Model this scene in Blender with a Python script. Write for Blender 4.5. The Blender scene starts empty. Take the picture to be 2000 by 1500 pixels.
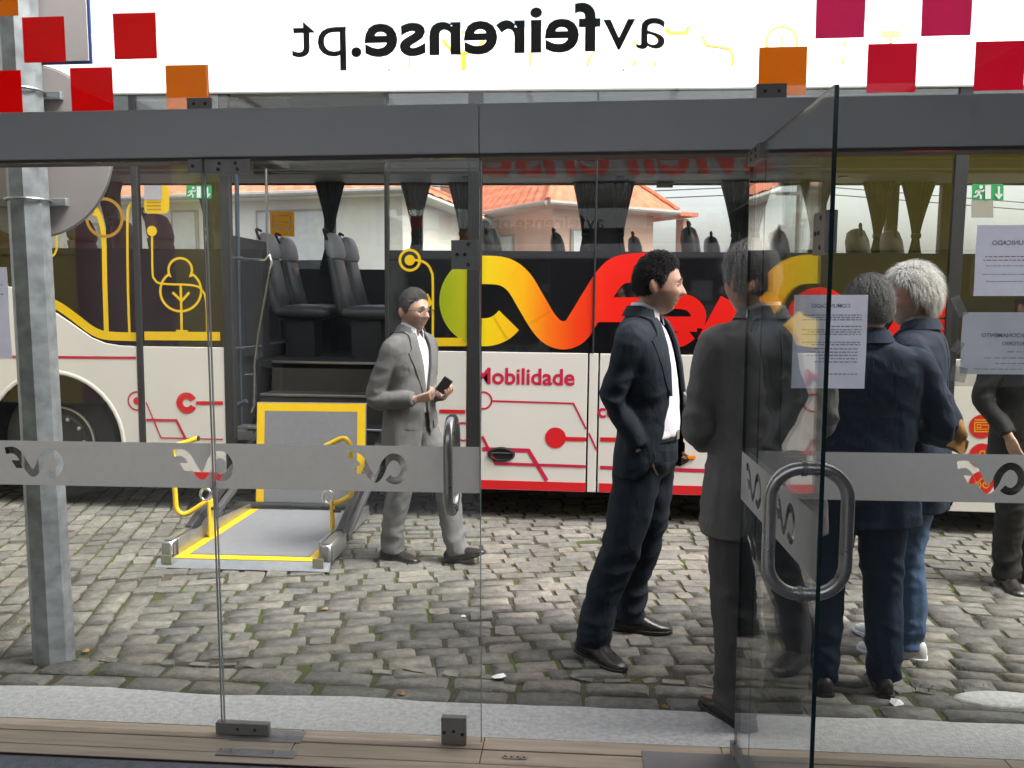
import bpy, bmesh, math, random
import numpy as np
from mathutils import Vector, Matrix, noise
from mathutils.bvhtree import BVHTree
R = math.radians
rnd = random.Random(7)
scene = bpy.context.scene
col = scene.collection

# ------------------------------------------------------------------ camera, sky, sun, exposure
FPX, YAW, PIT, CAMH = 1618.0, R(4.6), R(5.65), 1.6
cam_d = bpy.data.cameras.new('camera')
cam = bpy.data.objects.new('camera', cam_d); col.objects.link(cam)
cam_d.sensor_width = 36; cam_d.lens = FPX / 2000 * 36; cam_d.clip_end = 3000; cam_d.clip_start = 0.05
cam.location = (0, 0, CAMH); cam.rotation_euler = (R(90) - PIT, 0, YAW)
scene.camera = cam

SUN = Vector((0.55, -0.14, 0.83)).normalized()
world = bpy.data.worlds.new('World'); scene.world = world; world.use_nodes = True
wn = world.node_tree.nodes; wl = world.node_tree.links
sky = wn.new('ShaderNodeTexSky'); sky.sky_type = 'NISHITA'; sky.sun_disc = False
sky.sun_elevation = math.asin(SUN.z); sky.sun_rotation = math.atan2(SUN.x, SUN.y)
sky.air_density = 1.0; sky.dust_density = 6.0; sky.ozone_density = 1.0; sky.altitude = 100
hs = wn.new('ShaderNodeHueSaturation'); hs.inputs['Saturation'].default_value = 0.35
wl.new(sky.outputs[0], hs.inputs['Color'])
wl.new(hs.outputs[0], wn['Background'].inputs[0]); wn['Background'].inputs[1].default_value = 0.15
sl = bpy.data.lights.new('sun', 'SUN'); sl.energy = 0.8; sl.angle = R(16); sl.color = (1.0, 0.965, 0.91)
so = bpy.data.objects.new('sun', sl); col.objects.link(so); so.rotation_euler = (-SUN).to_track_quat('-Z', 'Y').to_euler()
so.location = (4, -2, 8)
vs = scene.view_settings
vs.view_transform = 'Standard'; vs.look = 'None'; vs.exposure = 1.8; vs.gamma = 1; vs.use_curve_mapping = False
scene.cycles.max_bounces = 10; scene.cycles.transparent_max_bounces = 24
scene.cycles.diffuse_bounces = 4; scene.cycles.glossy_bounces = 4; scene.cycles.transmission_bounces = 6
scene.cycles.caustics_reflective = False; scene.cycles.caustics_refractive = False
scene.cycles.use_denoising = True

# ------------------------------------------------------------------ where a pixel's ray meets a plane of the place
_fw = Vector((-math.sin(YAW) * math.cos(PIT), math.cos(YAW) * math.cos(PIT), -math.sin(PIT)))
_rt = Vector((math.cos(YAW), math.sin(YAW), 0)); _up = _rt.cross(_fw)
def _ray(x, y): return _fw + _rt * ((x - 1000) / FPX) + _up * ((750 - y) / FPX)
def onY(x, y, Y):
    d = _ray(x, y); return Vector((0, 0, CAMH)) + d * (Y / d.y)
def gz(x, y):
    t = min(1, max(0, (y - 3.2) / 2.5)); xx = min(8, max(-8, x))
    return -.03 - t * (.02 + .011 * (xx + 4))
def gnd(px, py):
    z = -.05; d = _ray(px, py)
    for i in range(20):
        p = Vector((0, 0, CAMH)) + d * ((z - CAMH) / d.z); z = gz(p.x, p.y)
    return p

# ------------------------------------------------------------------ mesh helpers
class G:
    def __init__(s): s.v = []; s.f = []; s.m = []
    def add(s, v, f, mi=0):
        b = len(s.v); s.v += [tuple(p) for p in v]; s.f += [tuple(i + b for i in q) for q in f]; s.m += [mi] * len(f); return s
    def box(s, x0, x1, y0, y1, z0, z1, mi=0, M=None):
        v = [(x, y, z) for z in (z0, z1) for y in (y0, y1) for x in (x0, x1)]
        if M is not None: v = [M @ Vector(p) for p in v]
        return s.add(v, [(0, 2, 3, 1), (4, 5, 7, 6), (0, 1, 5, 4), (2, 6, 7, 3), (0, 4, 6, 2), (1, 3, 7, 5)], mi)
    def bar(s, a, b, w, h, up=(0, 0, 1), mi=0):
        a = Vector(a); b = Vector(b); d = (b - a); L = d.length; d.normalize(); u = Vector(up)
        x = d.cross(u).normalized(); z = x.cross(d)
        M = Matrix((x, d, z)).transposed().to_4x4(); M.translation = a
        return s.box(-w / 2, w / 2, 0, L, -h / 2, h / 2, mi, M)
    def rings(s, rr, cap=True, mi=0):
        n = len(rr[0]); v = [p for r in rr for p in r]; f = []
        for k in range(len(rr) - 1):
            for i in range(n):
                j = (i + 1) % n; f.append((k * n + i, k * n + j, (k + 1) * n + j, (k + 1) * n + i))
        if cap: f.append(tuple(range(n - 1, -1, -1))); f.append(tuple((len(rr) - 1) * n + i for i in range(n)))
        return s.add(v, f, mi)
    def tube(s, pts, r, n=10, mi=0, cap=True, closed=False, flat=1.0, up=None):
        pts = [Vector(p) for p in pts]; m = len(pts); rs = r if isinstance(r, (list, tuple)) else [r] * m
        rr = []; prev = None
        for i, p in enumerate(pts):
            if closed: t = (pts[(i + 1) % m] - pts[i - 1])
            else: t = pts[min(i + 1, m - 1)] - pts[max(i - 1, 0)]
            t.normalize()
            if prev is None:
                a = Vector(up) if up else (Vector((0, 0, 1)) if abs(t.z) < .9 else Vector((0, 1, 0)))
                x = t.cross(a).normalized()
            else:
                x = (prev - t * prev.dot(t)).normalized()
            prev = x; y = t.cross(x)
            rr.append([p + (x * math.cos(k * 2 * math.pi / n) + y * (math.sin(k * 2 * math.pi / n) * flat)) * rs[i] for k in range(n)])
        if closed:
            b = len(s.v); s.add([p for q in rr for p in q], [(k * n + i, k * n + (i + 1) % n, ((k + 1) % m) * n + (i + 1) % n, ((k + 1) % m) * n + i) for k in range(m) for i in range(n)], mi)
            return s
        return s.rings(rr, cap, mi)
    def lathe(s, prof, n=24, c=(0, 0, 0), axis='z', mi=0, cap=True):
        rr = []
        for (r, h) in prof:
            q = []
            for k in range(n):
                a = 2 * math.pi * k / n; x, y = r * math.cos(a), r * math.sin(a)
                p = (x, y, h) if axis == 'z' else ((x, h, y) if axis == 'y' else (h, x, y))
                q.append((p[0] + c[0], p[1] + c[1], p[2] + c[2]))
            rr.append(q)
        return s.rings(rr, cap, mi)
    def prism(s, poly, y0, y1, mi=0):          # poly in (x, z), extruded along y
        n = len(poly); v = [(x, y0, z) for x, z in poly] + [(x, y1, z) for x, z in poly]
        f = [tuple(range(n)), tuple(range(2 * n - 1, n - 1, -1))] + [((i + 1) % n, i, n + i, n + (i + 1) % n) for i in range(n)]
        return s.add(v, f, mi)
    def sheet(s, poly, y, mi=0): return s.add([(x, y, z) for x, z in poly], [tuple(range(len(poly)))], mi)
    def band(s, pts, w, y, closed=False, mi=0, t=0.0):  # flat strip of width w along (x,z) points at depth y
        P = [Vector((a, b)) for a, b in pts]; n = len(P); L = []; Rr = []
        for i in range(n):
            if closed: a = (P[i] - P[i - 1]).normalized(); b = (P[(i + 1) % n] - P[i]).normalized()
            else:
                a = (P[i] - P[i - 1]).normalized() if i else (P[1] - P[0]).normalized()
                b = (P[i + 1] - P[i]).normalized() if i < n - 1 else a
            na = Vector((-a.y, a.x)); nb = Vector((-b.y, b.x)); m = (na + nb)
            m = m.normalized() if m.length > 1e-6 else na
            k = min(2.0, 1 / max(.4, m.dot(na))); ww = w[i] if isinstance(w, (list, tuple)) else w
            L.append(P[i] + m * k * ww / 2); Rr.append(P[i] - m * k * ww / 2)
        v = [(p.x, y, p.y) for p in L] + [(p.x, y, p.y) for p in Rr]
        f = [(i, n + i, n + (i + 1) % n, (i + 1) % n) for i in range(n if closed else n - 1)]
        return s.add(v, f, mi)
    def disc(s, c, r, y, n=28, r2=None, mi=0):
        return s.sheet([(c[0] + r * math.cos(2 * math.pi * k / n), c[1] + (r2 or r) * math.sin(2 * math.pi * k / n)) for k in range(n)], y, mi)

def catmull(pts, k=6, closed=False):
    P = [Vector(p) for p in pts]; n = len(P); out = []
    for i in range(n if closed else n - 1):
        if closed: a, b, c, d = P[i - 1], P[i], P[(i + 1) % n], P[(i + 2) % n]
        else: a, b, c, d = P[max(i - 1, 0)], P[i], P[i + 1], P[min(i + 2, n - 1)]
        for j in range(k):
            t = j / k
            out.append(.5 * ((2 * b) + (c - a) * t + (2 * a - 5 * b + 4 * c - d) * t * t + (3 * b - a - 3 * c + d) * t ** 3))
    if not closed: out.append(P[-1])
    return out
def arc(cx, cy, r, a0, a1, n=16, ry=None):
    return [(cx + r * math.cos(R(a0 + (a1 - a0) * i / n)), cy + (ry or r) * math.sin(R(a0 + (a1 - a0) * i / n))) for i in range(n + 1)]

WM = {}
def link(o, parent=None):
    col.objects.link(o)
    if parent is not None: o.parent = parent; WM[o.name] = WM[parent.name]
    else: WM[o.name] = o.matrix_basis.copy()
    return o
def tag(o, label=None, cat=None, group=None, kind=None):
    if label: o['label'] = label
    if cat: o['category'] = cat
    if group: o['group'] = group
    if kind: o['kind'] = kind
    return o
def root(name, loc=(0, 0, 0), rot=(0, 0, 0), label=None, cat=None, group=None):
    o = bpy.data.objects.new(name, None); o.location = loc; o.rotation_euler = rot; o.empty_display_size = .1
    o.matrix_basis = Matrix.LocRotScale(Vector(loc), __import__('mathutils').Euler(rot), None)
    link(o); return tag(o, label, cat, group)
def mesh_of(name, g, smooth=None, bevel=0, seg=1):
    me = bpy.data.meshes.new(name); me.from_pydata(g.v, [], g.f)
    if any(g.m): me.polygons.foreach_set('material_index', g.m)
    bm = bmesh.new(); bm.from_mesh(me)
    if bevel:
        es = [e for e in bm.edges if len(e.link_faces) == 2 and e.calc_face_angle(0) > R(25)]
        bmesh.ops.bevel(bm, geom=es, offset=bevel, segments=seg, affect='EDGES', clamp_overlap=True)
    if all(len(e.link_faces) == 2 for e in bm.edges): bmesh.ops.recalc_face_normals(bm, faces=bm.faces)
    bm.to_mesh(me); bm.free()
    if smooth:
        me.polygons.foreach_set('use_smooth', [True] * len(me.polygons)); me.set_sharp_from_angle(angle=R(smooth))
    me.update(); return me
def obj(name, g, mats, parent=None, world=True, smooth=None, bevel=0, seg=1, **kw):
    me = g if isinstance(g, bpy.types.Mesh) else mesh_of(name, g, smooth, bevel, seg)
    for m in (mats if isinstance(mats, (list, tuple)) else [mats]): me.materials.append(m)
    if parent is not None and world: me.transform(WM[parent.name].inverted())
    o = bpy.data.objects.new(name, me); link(o, parent); return tag(o, **kw)
def text_mesh(txt, size=1, offset=0, shear=0):
    c = bpy.data.curves.new('txt', 'FONT'); c.body = txt; c.size = size; c.offset = offset; c.shear = shear; c.resolution_u = 4
    o = bpy.data.objects.new('txt', c); col.objects.link(o)
    me = bpy.data.meshes.new_from_object(o.evaluated_get(bpy.context.evaluated_depsgraph_get()))
    bpy.data.objects.remove(o); bpy.data.curves.remove(c); return me
def text_fit(txt, A, B, zc, y, h=None, bold=0, mirror=False, shear=0, slope=0):
    """lettering as a flat G in (x,z) at depth y, from x=A to x=B, baseline z=zc; height keeps the font's unless h"""
    me = text_mesh(txt, 1, bold, shear); vs_ = [v.co.copy() for v in me.vertices]; fs = [tuple(p.vertices) for p in me.polygons]
    x0 = min(v.x for v in vs_); x1 = max(v.x for v in vs_); k = (B - A) / (x1 - x0)
    ky = abs(k) if h is None else h
    g = G(); g.add([(A + (v.x - x0) * k, y, zc + v.y * ky + slope * (A + (v.x - x0) * k)) for v in vs_], fs); bpy.data.meshes.remove(me); return g

# ------------------------------------------------------------------ materials
def mat(name, c, rough=.5, metal=0, var=.08, vs_=8, bump=0, bs=60, spec=.5, coat=0, sheen=0, trans=None, c2=None, coords='Object', det=4, bdist=.01):
    m = bpy.data.materials.new(name); m.use_nodes = True; n = m.node_tree.nodes; l = m.node_tree.links; b = n['Principled BSDF']
    b.inputs['Roughness'].default_value = rough; b.inputs['Metallic'].default_value = metal
    b.inputs['Specular IOR Level'].default_value = spec; b.inputs['Coat Weight'].default_value = coat
    b.inputs['Sheen Weight'].default_value = sheen
    tc = n.new('ShaderNodeTexCoord'); nz = n.new('ShaderNodeTexNoise'); nz.inputs['Scale'].default_value = vs_; nz.inputs['Detail'].default_value = det
    l.new(tc.outputs[coords], nz.inputs['Vector'])
    rp = n.new('ShaderNodeValToRGB'); a = c; d = c2 or tuple(min(1, x * (1 + var)) for x in c)
    a = a if c2 else tuple(x * (1 - var) for x in c)
    rp.color_ramp.elements[0].color = (*a, 1); rp.color_ramp.elements[1].color = (*d, 1)
    rp.color_ramp.elements[0].position = .3; rp.color_ramp.elements[1].position = .7
    l.new(nz.outputs[0], rp.inputs[0]); l.new(rp.outputs[0], b.inputs['Base Color'])
    if bump:
        n2 = n.new('ShaderNodeTexNoise'); n2.inputs['Scale'].default_value = bs; n2.inputs['Detail'].default_value = 5
        l.new(tc.outputs[coords], n2.inputs['Vector']); bp = n.new('ShaderNodeBump'); bp.inputs['Strength'].default_value = bump; bp.inputs['Distance'].default_value = bdist
        l.new(n2.outputs[0], bp.inputs['Height']); l.new(bp.outputs[0], b.inputs['Normal'])
    if rough < .6:
        mr = n.new('ShaderNodeMapRange'); mr.inputs['To Min'].default_value = rough * .85; mr.inputs['To Max'].default_value = min(1, rough * 1.2)
        l.new(nz.outputs[0], mr.inputs[0]); l.new(mr.outputs[0], b.inputs['Roughness'])
    return m
def glass(name, tint, ior=1.5, rough=0.0, boost=1.0, dirt=0.0):
    """thin pane: clear or tinted transmission with a Fresnel mirror on top, faint smears"""
    m = bpy.data.materials.new(name); m.use_nodes = True; n = m.node_tree.nodes; l = m.node_tree.links; n.remove(n['Principled BSDF'])
    out = n['Material Output']; tr = n.new('ShaderNodeBsdfTransparent'); tr.inputs[0].default_value = (*tint, 1)
    gl = n.new('ShaderNodeBsdfGlossy'); gl.inputs['Roughness'].default_value = rough; gl.inputs[0].default_value = (1, 1, 1, 1)
    ge = n.new('ShaderNodeNewGeometry'); dp = n.new('ShaderNodeVectorMath'); dp.operation = 'DOT_PRODUCT'; l.new(ge.outputs['Normal'], dp.inputs[0]); l.new(ge.outputs['Incoming'], dp.inputs[1])
    def mth(op, a, b_=None):
        q = n.new('ShaderNodeMath'); q.operation = op
        for i, x in enumerate((a, b_)):
            if x is None: continue
            if isinstance(x, (int, float)): q.inputs[i].default_value = x
            else: l.new(x, q.inputs[i])
        return q.outputs[0]
    f0 = ((ior - 1) / (ior + 1)) ** 2      # Schlick, the same from either side of the pane
    fr_ = mth('ADD', mth('MULTIPLY', mth('POWER', mth('SUBTRACT', 1.0, mth('ABSOLUTE', dp.outputs['Value'])), 5.0), 1 - f0), f0)
    ml = n.new('ShaderNodeMath'); ml.operation = 'MULTIPLY'; ml.inputs[1].default_value = boost; ml.use_clamp = True
    l.new(fr_, ml.inputs[0]); mx = n.new('ShaderNodeMixShader'); l.new(ml.outputs[0], mx.inputs[0]); l.new(tr.outputs[0], mx.inputs[1]); l.new(gl.outputs[0], mx.inputs[2])
    last = mx
    if dirt:
        tc = n.new('ShaderNodeTexCoord'); nz = n.new('ShaderNodeTexNoise'); nz.inputs['Scale'].default_value = 2.5; nz.inputs['Detail'].default_value = 6
        l.new(tc.outputs['Object'], nz.inputs['Vector']); mr = n.new('ShaderNodeMapRange'); mr.inputs[1].default_value = .4; mr.inputs[2].default_value = .8; mr.inputs[4].default_value = dirt
        l.new(nz.outputs[0], mr.inputs[0]); df = n.new('ShaderNodeBsdfDiffuse'); df.inputs[0].default_value = (.6, .6, .58, 1)
        m2 = n.new('ShaderNodeMixShader'); l.new(mr.outputs[0], m2.inputs[0]); l.new(mx.outputs[0], m2.inputs[1]); l.new(df.outputs[0], m2.inputs[2]); last = m2
    l.new(last.outputs[0], out.inputs[0]); return m
def film(name, c, tcol, fac=.5, thru=0.0):
    """vinyl or paper: part reflects diffusely, part lets light glow through, a little is clear"""
    m = bpy.data.materials.new(name); m.use_nodes = True; n = m.node_tree.nodes; l = m.node_tree.links; n.remove(n['Principled BSDF'])
    tc = n.new('ShaderNodeTexCoord'); nz = n.new('ShaderNodeTexNoise'); nz.inputs['Scale'].default_value = 40; l.new(tc.outputs['Object'], nz.inputs['Vector'])
    mr = n.new('ShaderNodeMapRange'); mr.inputs[3].default_value = .94; mr.inputs[4].default_value = 1.04; l.new(nz.outputs[0], mr.inputs[0])
    def colr(cc):
        x = n.new('ShaderNodeMix'); x.data_type = 'RGBA'; x.blend_type = 'MULTIPLY'; x.inputs[0].default_value = 1; x.inputs[6].default_value = (*cc, 1)
        l.new(mr.outputs[0], x.inputs[7]); return x.outputs[2]
    d = n.new('ShaderNodeBsdfDiffuse'); l.new(colr(c), d.inputs[0]); t = n.new('ShaderNodeBsdfTranslucent'); l.new(colr(tcol), t.inputs[0])
    mx = n.new('ShaderNodeMixShader'); mx.inputs[0].default_value = fac; l.new(d.outputs[0], mx.inputs[1]); l.new(t.outputs[0], mx.inputs[2]); last = mx
    if thru:
        tr = n.new('ShaderNodeBsdfTransparent'); m2 = n.new('ShaderNodeMixShader'); m2.inputs[0].default_value = thru; l.new(mx.outputs[0], m2.inputs[1]); l.new(tr.outputs[0], m2.inputs[2]); last = m2
    l.new(last.outputs[0], n['Material Output'].inputs[0]); return m

M_steel = mat('brushed_steel', (.42, .41, .40), .28, .95, .06, 30, .06, 200)
M_steel_d = mat('satin_patch_fitting', (.24, .235, .23), .42, .5, .06, 30, .05, 200)
M_chrome = mat('chrome', (.75, .75, .76), .08, 1, .03)
M_black = mat('black_rubber', (.012, .012, .013), .55, 0, .2, 12, .1, 80)
M_dark = mat('dark_plastic', (.03, .03, .033), .4, 0, .15)
M_screw = mat('screw_dark', (.05, .05, .05), .4, .8)

# ------------------------------------------------------------------ ground, cobbled street, kerb
YF = 2.845      # plane of the shop front glass
YB = 6.27       # plane of the bus side
def stone_mat(name, per_object):
    m = bpy.data.materials.new(name); m.use_nodes = True; n = m.node_tree.nodes; l = m.node_tree.links; b = n['Principled BSDF']
    tc = n.new('ShaderNodeNewGeometry'); nz = n.new('ShaderNodeTexNoise'); nz.inputs['Scale'].default_value = 22; nz.inputs['Detail'].default_value = 7; nz.inputs['Roughness'].default_value = .65
    l.new(tc.outputs['Position'], nz.inputs['Vector'])
    if per_object: src = n.new('ShaderNodeObjectInfo').outputs['Random']
    else:
        at = n.new('ShaderNodeAttribute'); at.attribute_name = 'tint'; src = at.outputs['Fac']
    rp = n.new('ShaderNodeValToRGB'); e = rp.color_ramp.elements
    e[0].color = (.14, .137, .127, 1); e[1].color = (.218, .206, .183, 1)
    for p, c in ((.3, (.172, .166, .151, 1)), (.55, (.155, .153, .144, 1)), (.78, (.195, .183, .16, 1))): x = e.new(p); x.color = c
    l.new(src, rp.inputs[0])
    r2 = n.new('ShaderNodeValToRGB'); r2.color_ramp.elements[0].color = (.55, .55, .55, 1); r2.color_ramp.elements[1].color = (1.3, 1.28, 1.22, 1)
    r2.color_ramp.elements[0].position = .28; r2.color_ramp.elements[1].position = .75
    l.new(nz.outputs[0], r2.inputs[0])
    mx = n.new('ShaderNodeMix'); mx.data_type = 'RGBA'; mx.blend_type = 'MULTIPLY'; mx.inputs[0].default_value = .9
    l.new(rp.outputs[0], mx.inputs[6]); l.new(r2.outputs[0], mx.inputs[7])
    # dry stains that wander over several stones
    n3 = n.new('ShaderNodeTexNoise'); n3.inputs['Scale'].default_value = 1.6; n3.inputs['Detail'].default_value = 5; l.new(tc.outputs['Position'], n3.inputs['Vector'])
    mr = n.new('ShaderNodeMapRange'); mr.inputs[1].default_value = .35; mr.inputs[2].default_value = .65; mr.inputs[3].default_value = .8; mr.inputs[4].default_value = 1.12; l.new(n3.outputs[0], mr.inputs[0])
    m3 = n.new('ShaderNodeMix'); m3.data_type = 'RGBA'; m3.blend_type = 'MULTIPLY'; m3.inputs[0].default_value = 1; l.new(mx.outputs[2], m3.inputs[6]); l.new(mr.outputs[0], m3.inputs[7])
    l.new(m3.outputs[2], b.inputs['Base Color']); b.inputs['Roughness'].default_value = .85; b.inputs['Specular IOR Level'].default_value = .22
    n2 = n.new('ShaderNodeTexNoise'); n2.inputs['Scale'].default_value = 70; n2.inputs['Detail'].default_value = 6; l.new(tc.outputs['Position'], n2.inputs['Vector'])
    bp = n.new('ShaderNodeBump'); bp.inputs['Strength'].default_value = .55; bp.inputs['Distance'].default_value = .012; l.new(n2.outputs[0], bp.inputs['Height']); l.new(bp.outputs[0], b.inputs['Normal'])
    return m
M_cob = stone_mat('granite_cobble', True); M_cob2 = stone_mat('granite_cobble_far', False)
def soil_mat():
    m = mat('joint_soil', (.045, .04, .031), .95, 0, .3, 30, .8, 90, spec=.1, c2=(.095, .084, .066), coords='Object')
    n = m.node_tree.nodes; l = m.node_tree.links; b = n['Principled BSDF']; old = b.inputs['Base Color'].links[0].from_socket
    g = n.new('ShaderNodeNewGeometry'); nz = n.new('ShaderNodeTexNoise'); nz.inputs['Scale'].default_value = 1.9; nz.inputs['Detail'].default_value = 8; nz.inputs['Roughness'].default_value = .7
    l.new(g.outputs['Position'], nz.inputs['Vector']); mr = n.new('ShaderNodeMapRange'); mr.inputs[1].default_value = .44; mr.inputs[2].default_value = .6; l.new(nz.outputs[0], mr.inputs[0])
    mx = n.new('ShaderNodeMix'); mx.data_type = 'RGBA'; l.new(mr.outputs[0], mx.inputs[0]); l.new(old, mx.inputs[6]); mx.inputs[7].default_value = (.065, .08, .024, 1)
    l.new(mx.outputs[2], b.inputs['Base Color']); return m
M_soil = soil_mat()
M_asph = mat('far_ground', (.12, .115, .105), .95, 0, .15, 3, .4, 30)
M_conc = mat('worn_concrete', (.38, .38, .365), .9, 0, .1, 45, .6, 160, spec=.2, c2=(.54, .54, .525), det=9)
g = G(); g.add([(-700, -700, -.3), (700, -700, -.3), (700, 900, -.3), (-700, 900, -.3)], [(0, 1, 2, 3)])
tag(obj('ground', g, M_asph), kind='structure')
street = G(); nx, ny = 34, 14
xs = [-9 + 18 * i / nx for i in range(nx + 1)]; ys = [3.12 + 6.6 * j / ny for j in range(ny + 1)]
street.add([(x, y, gz(x, y) - .0045) for y in ys for x in xs], [(j * (nx + 1) + i, j * (nx + 1) + i + 1, (j + 1) * (nx + 1) + i + 1, (j + 1) * (nx + 1) + i) for j in range(ny) for i in range(nx)])
street_o = tag(obj('cobbled_street', street, M_soil), kind='structure')

def stone_outline(r, n=10, jit=.035):
    out = []
    for k in range(n):
        a = 2 * math.pi * (k + .5) / n; c, s = math.cos(a), math.sin(a); e = .22
        x = abs(c) ** e * (1 if c > 0 else -1); y = abs(s) ** e * (1 if s > 0 else -1)
        out.append((x * .5 + r.uniform(-jit, jit), y * .5 + r.uniform(-jit, jit) * 1.3))
    return out
def stone_verts(r):
    o = stone_outline(r); n = len(o); tl, tw = r.uniform(-.006, .006), r.uniform(-.006, .006); v = [(0, 0, r.uniform(.003, .0065))]
    v += [(x * .945, y * .93, .004 + tl * x + tw * y + r.uniform(-.0015, .0015)) for x, y in o] + [(x, y, -.0045) for x, y in o] + [(x * 1.0, y * 1.0, -.05) for x, y in o]
    f = [(0, 1 + i, 1 + (i + 1) % n) for i in range(n)]
    for k in (0, 1): f += [(1 + k * n + i, 1 + (k + 1) * n + i, 1 + (k + 1) * n + (i + 1) % n, 1 + k * n + (i + 1) % n) for i in range(n)]
    return v, f
rs = random.Random(11)
VAR = [stone_verts(rs) for _ in range(16)]
def gslope(x):
    if x < 0: return .23
    return .23 - .36 * min(x, 2.2) / 2.2
def gfun(x):
    if x < 0: return .23 * x
    if x < 2.2: return .23 * x - .36 * x * x / 4.4
    return .23 * 2.2 - .36 * 2.2 / 2 - .13 * (x - 2.2)
stones = []     # (x, y, rot, length, width)
def bnd(y): return -2.22 - .3 * (y - 3.75)
pitch = .113
for k in range(-14, 60):
    y0 = 3.3 + k * pitch; x = -6 + rs.uniform(0, .2)
    while x < 5.2:
        L = rs.uniform(.15, .235) if rs.random() > .1 else rs.uniform(.09, .13)
        xm = x + L / 2; ym = y0 + gfun(xm); ang = math.atan(gslope(xm))
        if ym > 3.478 + .012 * math.sin(xm * 3) and ym < 7.9 and xm > bnd(ym) - .01:
            stones.append((xm, ym + rs.uniform(-.006, .006), ang + rs.uniform(-.045, .045), L - rs.uniform(.0, .010), pitch - rs.uniform(.0, .012)))
        x += L + rs.uniform(.002, .014)
dv = Vector((-.3, .954)); nv = Vector((.954, .3)); an = math.atan2(dv.y, dv.x)
for k in range(0, 34):
    t = rs.uniform(-.3, -.1); w = .132
    while t < 5:
        L = rs.uniform(.12, .2); p = Vector((-2.255, 3.75)) - nv * (k * w) + dv * (t + L / 2)
        if 3.50 < p.y < 8 and p.x > -6.5: stones.append((p.x, p.y, an + rs.uniform(-.06, .06), L - rs.uniform(.002, .012), w - rs.uniform(.004, .016)))
        t += L + rs.uniform(.004, .018)
for j, (yy, w) in enumerate(((3.265, .12), (3.395, .125))):
    x = -4.2 + .12 * j
    while x < 3.6:
        L = rs.uniform(.22, .33); stones.append((x + L / 2, yy + rs.uniform(-.006, .006), rs.uniform(-.03, .03), L - .012, w - rs.uniform(.004, .016))); x += L + rs.uniform(.004, .02)
x = -4
while x < 3.4:      # small fillers between the edging rows and the courses
    stones.append((x, 3.485 + rs.uniform(-.012, .012), rs.uniform(-.4, .4), rs.uniform(.06, .14), rs.uniform(.035, .06))); x += rs.uniform(.09, .2)
def inframe(s):
    v = Vector((s[0], s[1], gz(s[0], s[1]))) - Vector((0, 0, CAMH)); w = v.dot(_fw)
    if w < .5: return 0
    px, py = 1000 + FPX * v.dot(_rt) / w, 750 - FPX * v.dot(_up) / w
    return (s[3] * s[4] / w ** 3) if -20 < px < 2020 and py < 1500 else 0
stones.sort(key=lambda s: -inframe(s))
cme = []
for v, f in VAR:
    g = G().add(v, f); cme.append(mesh_of('cobble', g, 24)); cme[-1].materials.append(M_cob)
# stretch is per stone; the variants are unit squares
for i, (x, y, a, L, W) in enumerate(stones[:298]):
    o = bpy.data.objects.new('cobble', cme[i % 16]); o.location = (x, y, gz(x, y) + rs.uniform(-.004, .005)); o.rotation_euler = (rs.uniform(-.012, .012), rs.uniform(-.012, .012), a); o.scale = (L, W, 1)
    o.parent = street_o; col.objects.link(o)
gg = G(); tints = []
for i, (x, y, a, L, W) in enumerate(stones[298:]):
    v, f = VAR[i % 16]; c, s = math.cos(a), math.sin(a); z = gz(x, y) + rs.uniform(-.006, .007); fl = rs.choice((-1, 1))
    gg.add([(x + (p[0] * L * c - p[1] * fl * W * s), y + (p[0] * L * s + p[1] * fl * W * c), z + p[2]) for p in v], f if fl > 0 else [q[::-1] for q in f]); tints += [rs.random()] * len(v)
me = bpy.data.meshes.new('far_cobbles'); me.from_pydata(gg.v, [], gg.f); at = me.attributes.new('tint', 'FLOAT', 'POINT'); at.data.foreach_set('value', tints)
me.polygons.foreach_set('use_smooth', [True] * len(me.polygons)); me.set_sharp_from_angle(angle=R(24)); me.materials.append(M_cob2)
fc = bpy.data.objects.new('far_cobbles', me); fc['kind'] = 'stuff'; link(fc, street_o)

# concrete strip in front of the door, uneven outer edge
g = G(); N = 90; top = []; bot = []
for i in range(N + 1):
    x = -4.5 + 8.5 * i / N; e = 3.19 + .025 * noise.noise(Vector((x * 1.7, 3, 0))) + .01 * noise.noise(Vector((x * 9, 1, 0)))
    top.append((x, e)); bot.append((x, 2.90))
v = [(x, y, .0) for x, y in bot] + [(x, y - .02, -.006 + .006 * noise.noise(Vector((x * 3, y, 2)))) for x, y in top] + [(x, y, -.022) for x, y in top] + [(x, y, -.2) for x, y in top]
n1 = N + 1; f = [(k * n1 + i, k * n1 + i + 1, (k + 1) * n1 + i + 1, (k + 1) * n1 + i) for k in range(3) for i in range(N)]
g.add(v, f); tag(obj('kerb', g, M_conc, smooth=40), kind='structure')
c = gnd(1965, 1375); g = G(); g.rings([[(c.x + math.cos(a) * .2 * k, c.y + .02 + math.sin(a) * .075 * k, gz(c.x, c.y) + h) for a in [i * 2 * math.pi / 14 for i in range(14)]] for k, h in ((1.05, -.03), (1.0, .008), (.85, .016), (.3, .018))])
tag(obj('concrete_patch', g, M_conc, smooth=60), kind='structure')

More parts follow.
